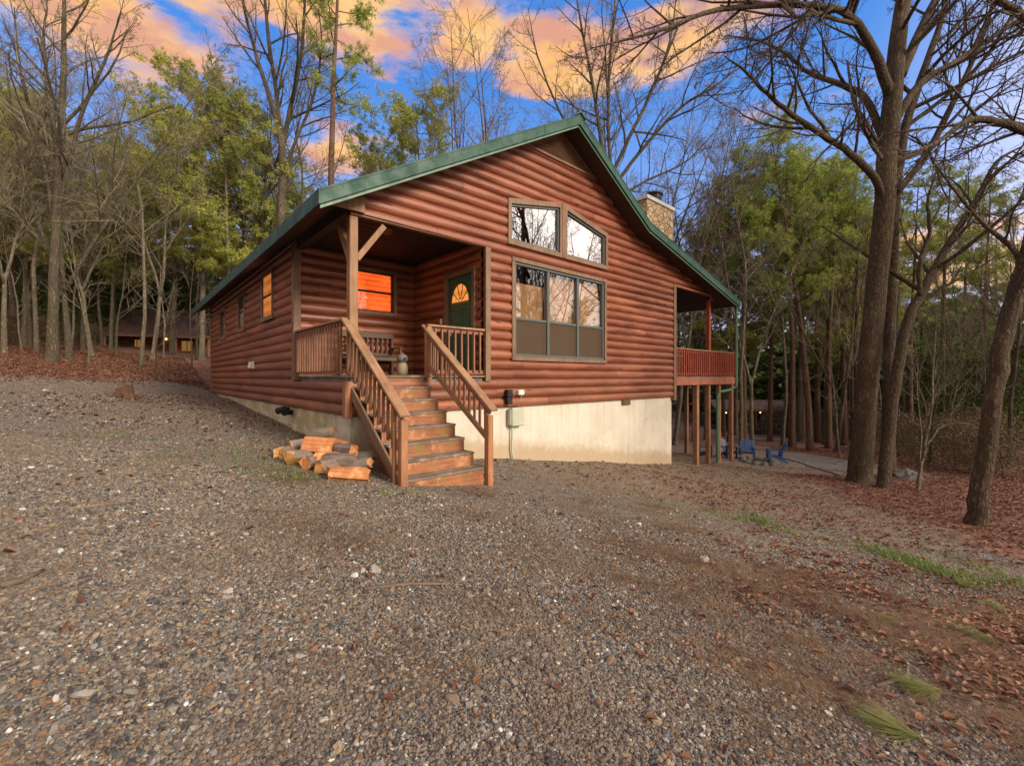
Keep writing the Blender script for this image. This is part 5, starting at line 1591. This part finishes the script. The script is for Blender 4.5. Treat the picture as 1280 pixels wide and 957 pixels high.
# sticks on the gravel
for i_, (u0, v0, u1, v1, lab) in enumerate(((0, 740, 55, 722, 'dark thick stick at the left edge of the gravel'), (80, 640, 170, 630, 'long grey stick on the left gravel, upper of two'), (1095, 860, 1135, 835, 'thin pale twig beside the middle pine sprig'),
                                        (455, 742, 560, 735, 'long thin dark twig half buried in the middle of the gravel'), (848, 598, 868, 586, 'pale broken branch by the foundation corner'), (190, 690, 270, 676, 'grey weathered stick on the gravel below the stump'))):
    p, q = gp(u0, v0), gp(u1, v1)
    rng = random.Random(i_)
    r = .012 if i_ not in (0,) else .018
    mid = p.lerp(q, .5) + Vector((rng.gauss(0, .03), rng.gauss(0, .03), 0)); 
    b = MB(); b.tube([Vector((0, 0, r)), mid - p + Vector((0, 0, r)), q - p + Vector((0, 0, r))], [r, r * .9, r * .5], 6, True, wobble(rng, 6, .2))
    d = (q - p); e = mid - p + Vector((-d.y, d.x, 0)).normalized() * d.length * .22 + d * .15 + Vector((0, 0, r))
    b.tube([mid - p + Vector((0, 0, r)), e], [r * .55, r * .25], 5)
    o = b.build('stick', M['stick'], None, True); o.location = p; tag(o, lab, 'stick')

# firewood by the porch corner, each split log a thing
def split_log(L, r, kind, rng):
    b = MB(); n = 5 if kind != 'bark' else 9
    prof = []
    if kind != 'bark': n = 5
    if kind == 'bark':
        for k in range(n):
            a = 2 * math.pi * k / n; prof.append((math.cos(a) * r * rng.uniform(.88, 1.1), math.sin(a) * r * rng.uniform(.88, 1.1)))
    else:   # wedge split from a round: two flat faces and a bark arc
        prof.append((0, -r * .75)); prof.append((r * .42, -r * .30 * rng.uniform(.6, 1.4)))
        for k in range(7):
            a = R(30 + k * 20); prof.append((math.cos(a) * r * 1.05 * rng.uniform(.85, 1.12), math.sin(a) * r * 1.05 * rng.uniform(.85, 1.12) - r * .15))
    segs = 5; V = []; m0 = len(prof); lj = [1 + rng.gauss(0, .07) for _ in range(m0)]; le = [rng.gauss(0, .02) for _ in range(m0)]
    for s in range(segs + 1):
        f = s / segs
        tw = .10 * math.sin(f * 2 + r * 40)
        for qi, (px, pz) in enumerate(prof):
            j = lj[qi] + rng.gauss(0, .018)
            V.append(((f - .5) * L + (le[qi] if s in (0, segs) else 0), (px * math.cos(tw) - pz * math.sin(tw)) * j, (px * math.sin(tw) + pz * math.cos(tw)) * j))
    m = len(prof); fs = []
    for s in range(segs):
        for k in range(m):
            k2 = (k + 1) % m; fs.append((s * m + k, (s + 1) * m + k, (s + 1) * m + k2, s * m + k2))
    fs += [tuple(range(m)), tuple(range((segs + 1) * m - 1, segs * m - 1, -1))]
    b.add(V, fs); b.arc = set() if kind == 'bark' or rng.random() < .62 else {q for q in range(segs * m) if 2 <= q % m < m - 1}
    return b
WOODS = [  # u, v (centre), depth Y, length, radius, yaw deg, roll, kind, label
    (372, 586, 6.05, .42, .10, 60, .3, 'split2', 'yellow split log at the left end of the firewood heap, on the ground'),
    (392, 588, 5.95, .36, .085, 78, 2.2, 'bark', 'round dark log seen end-on low in the firewood heap'),
    (362, 567, 6.35, .34, .09, 75, 1.0, 'split2', 'short pale log standing out at the left top of the firewood heap'),
    (384, 567, 6.2, .40, .085, 70, 3.6, 'split2', 'yellow log in the second layer of the firewood heap'),
    (412, 583, 5.85, .44, .10, 55, .9, 'split', 'orange split log in the middle of the firewood heap, on the ground'),
    (436, 592, 5.55, .60, .105, 8, 2.6, 'split', 'longest orange split log lying in front of the firewood heap'),
    (400, 556, 6.25, .62, .11, 6, 3.3, 'split', 'big orange split log lying across the top of the firewood heap'),
    (402, 540, 6.45, .30, .055, 10, .0, 'bark', 'small grey log topmost on the firewood heap'),
    (432, 562, 6.1, .44, .07, -14, 1.2, 'bark', 'reddish bark-covered log on the right top of the firewood heap'),
    (425, 574, 5.95, .48, .08, 14, .4, 'bark', 'mossy grey log in the right middle of the firewood heap'),
    (408, 570, 6.05, .40, .08, 40, 2.0, 'split', 'orange wedge of wood in the middle layer of the firewood heap'),
    (446, 580, 5.95, .40, .055, -10, .2, 'bark', 'thin dark log at the right end of the firewood heap by the stairs'),
    (422, 568, 6.3, .45, .08, 20, 3.0, 'split', 'orange split log tucked behind the middle of the firewood heap'),
    (350, 580, 6.35, .30, .07, 95, .7, 'split2', 'short yellow log end at the far left foot of the firewood heap'),
    (378, 556, 6.5, .38, .08, 48, 1.6, 'split', 'short orange log at the back left of the firewood heap'),
    (424, 553, 6.4, .36, .07, -20, 2.4, 'split', 'small orange wedge at the back right of the firewood heap top'),
    (396, 574, 6.0, .32, .075, 66, .2, 'split2', 'yellow wedge between the dark round log and the orange front logs'),
    (368, 575, 6.2, .30, .07, 82, 2.7, 'bark', 'dark bark-covered log end in the left middle of the firewood heap'),
    (420, 594, 5.65, .30, .06, 62, 1.9, 'split', 'small orange chunk in front of the middle of the firewood heap'),
]
for i_, (u, v, Yd, L_, r_, yaw, roll, kd, lab) in enumerate(WOODS):
    r_ *= 1.18; p = pt(u, v, Yd); zmin = gz(p.x, p.y) + r_ * .7
    p.z = max(p.z, zmin)
    b_ = split_log(L_, r_, kd, random.Random(i_ + 5)); o = b_.build('firewood_log', M[kd]); o.data.materials.append(M['bark'] if kd != 'bark' else M['split'])
    for q in (b_.arc if kd != 'bark' else (len(b_.f) - 1, len(b_.f) - 2)): o.data.polygons[q].material_index = 1
    rq = random.Random(i_ * 7 + 1); o.location = p; o.scale = (rq.uniform(.72, .95), 1, 1); o.rotation_euler = (roll, R(rq.uniform(-7, 7)), R(yaw + rq.uniform(-14, 14))); tag(o, lab, 'firewood', 'firewood logs by the stairs')
# a supporting layer under the heap
for i_, (x_, y_, yaw, lab) in enumerate(((-2.75, 6.45, 25, 'dark log underneath the back of the firewood heap'), (-2.35, 6.3, 15, 'dark log underneath the right of the firewood heap'))):
    o = split_log(.6, .11, 'bark', random.Random(i_ + 40)).build('firewood_log', M['bark'])
    o.location = (x_, y_, gz(x_, y_) + .09); o.rotation_euler = (0, 0, R(yaw)); tag(o, lab, 'firewood', 'firewood logs by the stairs')

# stump
p = gp(155, 497)
o = thing('tree_stump', 'short dark broken stump standing on the left gravel', 'stump', p)
rng = random.Random(8); b = MB(); n = 14; V = []; prof = [(.30, -.08), (.24, .03), (.19, .14), (.18, .30)]
for r_, z_ in prof:
    for k in range(n):
        a = 2 * math.pi * k / n; j = 1 + .16 * math.sin(3 * a + .5) + rng.gauss(0, .03)
        V.append((math.cos(a) * r_ * j, math.sin(a) * r_ * j, z_ + (.05 * math.sin(a + 1) + rng.gauss(0, .03) if z_ > .25 else 0)))
for k in range(n):
    a = 2 * math.pi * k / n; V.append((math.cos(a) * .11, math.sin(a) * .11, .22 + rng.gauss(0, .03)))
fs = []
for i_ in range(4):
    for k in range(n):
        k2 = (k + 1) % n; fs.append((i_ * n + k, i_ * n + k2, (i_ + 1) * n + k2, (i_ + 1) * n + k))
fs.append(tuple(4 * n + k for k in range(n))); b.add(V, fs); b.build('wood', M['stump'], o)
b = MB()
for k, a in enumerate((.3, 2.2, 3.4, 5.1)): b.tube([(math.cos(a) * .18, math.sin(a) * .18, .06), (math.cos(a) * .36, math.sin(a) * .36, .02), (math.cos(a) * .5, math.sin(a) * .5, -.04)], [.07, .05, .02], 6)
b.build('roots', M['stump'], o, True)
# boulder near the oaks
p = gp(1134, 598); b = MB(); rng = random.Random(4); V = []
b.lathe([(.05, -.15), (.42, -.1), (.46, .05), (.36, .2), (.18, .28), (.03, .3)], 12); b.v = [(q[0] * .95 * (1 + rng.gauss(0, .08)), q[1] * .8 * (1 + rng.gauss(0, .08)), q[2] * .8 * (1 + rng.gauss(0, .08))) for q in b.v]
b.v = [(q[0], q[1], q[2] + .05 * math.sin(q[0] * 9 + 1) + .04 * math.sin(q[1] * 11)) for q in b.v]; o = b.build('boulder', M['stonegrey'], None, False); o.location = p; tag(o, 'grey boulder lying in the leaves right of the oaks', 'rock')

# gravel pad edged by a timber, right of the chairs
m_, n_ = mat('grey_gravel_pad')
pp_ = n_.pos(); vv_ = n_.n('ShaderNodeTexVoronoi', None, Vector=pp_, Scale=38.)
n_.out(n_.mix(n_.xyz(vv_.outputs['Color'])[0], (.075, .075, .065), (.20, .19, .16)), .9, n_.bump(vv_.outputs['Distance'], .5, .02)); M['pad'] = m_
ca, cb = gp(975, 572), gp(1052, 596); cc, cd = gp(1062, 577), gp(1000, 567)
nx_, ny_ = 16, 10; V = []
for j in range(ny_ + 1):
    for i_ in range(nx_ + 1):
        q = ca.lerp(cb, i_ / nx_).lerp(cd.lerp(cc, i_ / nx_), j / ny_); V.append((q.x, q.y, gz(q.x, q.y) + .03))
V = np.array(V); ii = np.arange((nx_ + 1) * (ny_ + 1)).reshape(ny_ + 1, nx_ + 1)
Fq = np.stack([ii[:-1, :-1].ravel(), ii[:-1, 1:].ravel(), ii[1:, 1:].ravel(), ii[1:, :-1].ravel()], 1)
o = link('gravel_path', mesh_np('gravel_path', V, Fq, M['pad'], True)); o['kind'] = 'structure'

# ---------- lawn chairs round the fire ring
def adirondack(label, p, rz, m):
    o = thing('lawn_chair', label, 'chair', p, rz, 'lawn chairs round the fire ring'); o.scale = (.8, .8, .8)
    b = MB()
    for k in range(6):
        x_ = -.26 + k * .104; hgt = .98 - abs(k - 2.5) * .045
        b.beam((x_, .16, .26), (x_, .46, hgt), .088, .018, (0, -1, .3))
    b.beam((-.27, .30, .55), (.27, .30, .55), .05, .03); b.build('backrest', M[m], o)
    b = MB()
    for k in range(6): b.cbox(-.29, .29, -.32 + k * .092, -.24 + k * .092, .36 - k * .024, .38 - k * .024)
    b.build('seat', M[m], o)
    for x_ in (-.31, .31):
        b = MB(); b.cbox(x_ - .02, x_ + .02, -.34, -.24, 0, .55); b.build('leg', M[m], o)
        b = MB(); b.beam((x_ * .94, -.3, .33), (x_ * .94, .48, .03), .03, .1); b.build('leg', M[m], o)
        b = MB(); b.cbox(x_ - .07, x_ + .07, -.38, .36, .55, .575); b.beam((x_, .25, .55), (x_ * .95, .2, .2), .03, .06); b.build('armrest', M[m], o)
    return o
def tp(u, v): return gp(u, v)
adirondack('bright blue lawn chair with its back tall, left of the pair in the open', gp(934, 573), R(-25), 'blue')
adirondack('blue lawn chair turned sideways beside the gravel pad', gp(969, 577), R(-110), 'blue')
adirondack('dark navy lawn chair half hidden behind the balcony posts', gp(909, 572), R(20), 'navy')
adirondack('grey-blue lawn chair under the balcony left of the downspout', gp(880, 572), R(60), 'navy')
p = gp(948, 578)
o = thing('fire_ring', 'low ring of stones between the blue lawn chairs', 'fire ring', p)
rng = random.Random(3)
for k in range(11):
    a = 2 * math.pi * k / 11; b = MB(); b.lathe([(.04, -.05), (.11, -.02), (.12, .06), (.08, .12), (.02, .13)], 8)
    b.v = [(q[0] * 1.2 * (1 + rng.gauss(0, .1)) + math.cos(a) * .55, q[1] * (1 + rng.gauss(0, .1)) + math.sin(a) * .55, q[2] * rng.uniform(.8, 1.2)) for q in b.v]
    b.build('stone', M['stonegrey'], o, True)

# ---------- distant cabin in the left woods with lit windows
def far_cabin():
    x_, y_ = (205 - CX) / F * 34, 34.0
    z_ = CAMZ + (HZ - 456) / F * 34
    o = thing('distant_cabin', 'small brown cabin with lit windows among the trees on the left', 'cabin', (x_, y_, z_), R(25))
    fm = wood('far_cabin_wood', (.16, .065, .03), (.30, .13, .06), .8, axis='x')
    b = MB()
    for k in range(12): b.tube([(-2.7, -.0, .1 + k * .2), (2.9, -.0, .1 + k * .2)], [.11, .11], 8)
    b.box(-2.7, 2.9, .02, 6, -.6, 2.5); b.build('wall', fm, o)
    b = MB(); b.prism([(-1.9, 2.15), (3.2, 4.6), (7.0, 2.3), (7.0, 2.15), (3.2, 4.4), (-1.9, 2.0)], 'x', -3.3, 3.5); b.build('roof', paint('far_roof_brown', (.16, .085, .06), .7, .3), o)
    for wx in (-1.6, 1.5):
        b = MB(); b.box(wx - .42, wx + .42, -.16, -.12, 1.05, 1.95); w_ = b.build('window', M['trim'], o)
        b = MB(); b.box(wx - .34, wx - .03, -.18, -.165, 1.12, 1.88); b.box(wx + .03, wx + .34, -.18, -.165, 1.12, 1.88); b.build('pane', M['litwin'], w_)
    for k, wx in enumerate((-3.0, -.9, 1.1, 3.2)):
        b = MB(); b.cbox(wx - .08, wx + .08, -1.75, -1.6, -.5, 2.2); b.build('porch_post', M['bpost'], o)
    for wx, wz in ((0.2, 2.0), (3.6, 2.1)):
        b = MB(); b.lathe([(.02, -.08), (.07, -.04), (.08, .02), (.03, .07)], 10, (0, 0)); b.v = [(q[0] + wx, q[1] - .3, q[2] + wz) for q in b.v]; b.build('lamp', M['lamp'], o)
far_cabin()
# ---------- string-lit shelter in the right woods
def shelter():
    x_, y_ = (945 - CX) / F * 36, 36.0
    z_ = gz(x_, y_)
    o = thing('shelter', 'open wooden shelter with a string of warm lights in the right woods', 'shelter', (x_, y_, z_), R(-12))
    zt = CAMZ + (HZ - 512) / F * 36 - z_
    fm = wood('shelter_wood', (.09, .045, .025), (.17, .085, .05), .8, axis='x')
    b = MB(); b.prism([(-1.6, zt + .12), (1.3, zt + .75), (4.2, zt + .12), (4.2, zt), (1.3, zt + .62), (-1.6, zt)], 'x', -3.4, 2.4); b.build('roof', fm, o)
    for px in (-3, -.4, 2.1):
        for py in (-1.2, 3.8):
            b = MB(); b.cbox(px - .07, px + .07, py - .07, py + .07, -.3, zt + .08); b.build('post', fm, o)
    b = MB(); b.box(-2.8, 2.0, 1.0, 1.8, .6, .68); b.box(-2.6, -2.4, 1.1, 1.7, 0, .6); b.box(1.5, 1.7, 1.1, 1.7, 0, .6); b.build('table', fm, o)
    for k in range(7):
        b = MB(); wx = -3.3 + k * .62; b.lathe([(.01, -.06), (.045, -.03), (.05, .02), (.02, .05)], 8, (0, 0)); b.v = [(q[0] + wx, q[1] - 1.65, q[2] + zt - .1 - .05 * math.sin(k * 1.2)) for q in b.v]; b.build('bulb', M['lamp'], o)
shelter()

# ------------------------------------------------------------------ light, sky, camera
SUN_DIR = Vector((.80, -.60, 0)).normalized()
EL = R(24)
sd = Vector((SUN_DIR.x * math.cos(EL), SUN_DIR.y * math.cos(EL), math.sin(EL)))
sun = bpy.data.lights.new('sun', 'SUN'); sun.energy = 3.0; sun.angle = R(18); sun.color = (1., .84, .66)
so = bpy.data.objects.new('sun', sun); COL.objects.link(so); so.rotation_euler = (-sd).to_track_quat('-Z', 'Y').to_euler(); so.location = (0, 0, 30)

w = bpy.data.worlds.new('World'); SC.world = w; w.use_nodes = True
n = NT(w.node_tree)
D3 = n.vm('NORMALIZE', n.t.nodes.new('ShaderNodeTexCoord').outputs['Generated'])
dx, dy, dz = n.xyz(D3)
sky = n.n('ShaderNodeTexSky', {'sky_type': 'NISHITA', 'sun_disc': False, 'sun_elevation': EL, 'sun_rotation': math.atan2(sd.x, sd.y), 'air_density': 1.0, 'dust_density': .6, 'ozone_density': 3.0})
BG = .10
K = 1 / BG
base = n.mix(1., sky.outputs[0], (.62, .80, 1.25), 'MULTIPLY')
# dusk: lavender towards the horizon, deep blue overhead
el = n.m('MAXIMUM', dz, 0.)
duskc = n.ramp(el, [(0, (.70, .60, .70)), (.16, (.47, .50, .80)), (.33, (.22, .37, .77)), (.55, (.06, .23, .66)), (1, (.05, .18, .52))])
duskc = n.mix(1., duskc, (K * .92, K * .92, K * .92), 'MULTIPLY')
base = n.mix(.85, base, duskc)
# clouds on a flat layer
den = n.m('ADD', n.m('MAXIMUM', dz, .0), .12)
cp = n.comb(n.m('DIVIDE', dx, den), n.m('DIVIDE', dy, den), 0.)
c1 = n.noise(cp, 1.25, 7, .58, dist=.25)
c2 = n.noise(n.vm('ADD', n.vm('MULTIPLY', D3, (4., 4., 14.)), (3.1, 1.7, .4)), 1., 7, .6, dist=.3)
def dirv(u, v):
    d = Vector(((u - CX) / F, 1, (HZ - v) / F)).normalized(); return tuple(d)
def blob(u, v, su, sz):
    c = dirv(u, v)
    dlt = n.vm('SUBTRACT', D3, c)
    q = n.vm('MULTIPLY', dlt, (1 / su, 1 / su, 1 / sz))
    return n.m('SUBTRACT', 1., n.vm('LENGTH', q))
field = None
for (u, v, su, sz, am) in ((60, -40, .28, .10, 1.), (150, 40, .12, .06, .8), (235, -15, .16, .075, .9), (330, -65, .40, .12, 1.), (450, 15, .14, .09, .85), (585, 48, .10, .055, .95), (715, 75, .20, .085, 1.), (850, 48, .20, .085, 1.), (930, 5, .13, .09, .9), (1250, 335, .18, .05, .8), (430, 190, .15, .055, .7), (1035, 120, .14, .03, .65), (30, 170, .12, .05, .35), (1150, 300, .16, .035, .8), (260, 250, .22, .05, .35)):
    bl = n.m('MULTIPLY', n.m('MAXIMUM', blob(u, v, su, sz), -.7), am)
    field = bl if field is None else n.m('MAXIMUM', field, bl)
# broad bright evening cloud to the right and behind the camera
back = n.vm('DOT_PRODUCT', D3, tuple(Vector((.84, -.54, .12)).normalized()))
backm = n.mr(back, .12, .8)
back_fill = n.mr(n.vm('DOT_PRODUCT', D3, tuple(Vector((-.55, -.80, .22)).normalized())), .05, .65)  # second cloud bank, added out of view to warm the left wall
c3 = n.noise(n.vm('MULTIPLY', D3, (15., 15., 24.)), 1., 6, .6)
dens = n.m('ADD', n.m('MULTIPLY', field, .75), n.m('MULTIPLY', n.m('SUBTRACT', c2, .55), 1.9))
dens = n.m('ADD', dens, n.m('MULTIPLY', n.m('SUBTRACT', c3, .5), .45))
cl = n.mr(dens, -.0, .34)
thick = n.mr(dens, .12, .62)
c2u = n.noise(n.vm('ADD', n.vm('MULTIPLY', n.vm('ADD', D3, (0., 0., .045)), (4., 4., 14.)), (3.1, 1.7, .4)), 1., 7, .6, dist=.3)
c3u = n.noise(n.vm('MULTIPLY', n.vm('ADD', D3, (0., 0., .016)), (15., 15., 24.)), 1., 6, .6)
lit = n.m('ADD', n.m('MULTIPLY', n.m('SUBTRACT', c2u, c2), 1.5), n.m('MULTIPLY', n.m('SUBTRACT', c3u, c3), .8))
ccol = n.mix(thick, (.90, .52, .33), (.98, .54, .19))
ccol = n.mix(n.mr(lit, -.02, .22), ccol, (1.02, .62, .27))
ccol = n.mix(n.mr(lit, .0, -.24, 0., .85), ccol, (.72, .36, .27))
ccol = n.mix(n.mr(c1, .5, .7, 0., .35), ccol, (.72, .30, .26))
purp = n.mr(n.m('ADD', n.m('MULTIPLY', c3, .5), n.m('MULTIPLY', dz, .75)), .64, .78, 0., .8)
purp = n.m('MULTIPLY', purp, n.mr(dx, .05, .3))
ccol = n.mix(purp, ccol, (.34, .21, .36))
pale = n.mr(dz, .40, .22)
ccol = n.mix(n.m('MULTIPLY', pale, n.mr(dx, .25, .0)), ccol, (.72, .58, .58))
ccol = n.mix(1., ccol, (K * .72, K * .72, K * .72), 'MULTIPLY')
colr = n.mix(cl, base, ccol)
bk = n.mix(n.mr(c1, .35, .65), (1.05, .84, .72), (1.25, 1.12, 1.0))
bk = n.mix(1., bk, (K * 1.25, K * 1.25, K * 1.25), 'MULTIPLY')
colr = n.mix(n.m('MULTIPLY', backm, n.mr(dz, -.02, .05)), colr, bk)
colr = n.mix(n.m('MULTIPLY', n.m('MULTIPLY', back_fill, .68), n.mr(dz, -.02, .05)), colr, n.mix(1., n.mix(n.mr(c1, .35, .65), (.86, .52, .32), (1.0, .72, .50)), (K, K, K), 'MULTIPLY'))
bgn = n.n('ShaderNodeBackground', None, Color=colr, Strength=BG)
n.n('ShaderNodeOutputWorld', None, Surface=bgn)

cam = bpy.data.cameras.new('camera'); cam.sensor_width = 36; cam.lens = F / 1280 * 36
cam.shift_y = -(478.5 - HZ) / 1280; cam.clip_end = 600; cam.clip_start = .05
co = bpy.data.objects.new('camera', cam); COL.objects.link(co)
co.location = (0, 0, CAMZ); co.rotation_euler = (R(90), 0, 0)
SC.camera = co
SC.view_settings.view_transform = 'Standard'; SC.view_settings.look = 'None'
SC.view_settings.exposure = 0.55; SC.view_settings.gamma = 1.0; SC.view_settings.use_curve_mapping = False
SC.cycles.max_bounces = 6; SC.cycles.diffuse_bounces = 3; SC.cycles.glossy_bounces = 3; SC.cycles.transparent_max_bounces = 12
SC.cycles.use_denoising = True
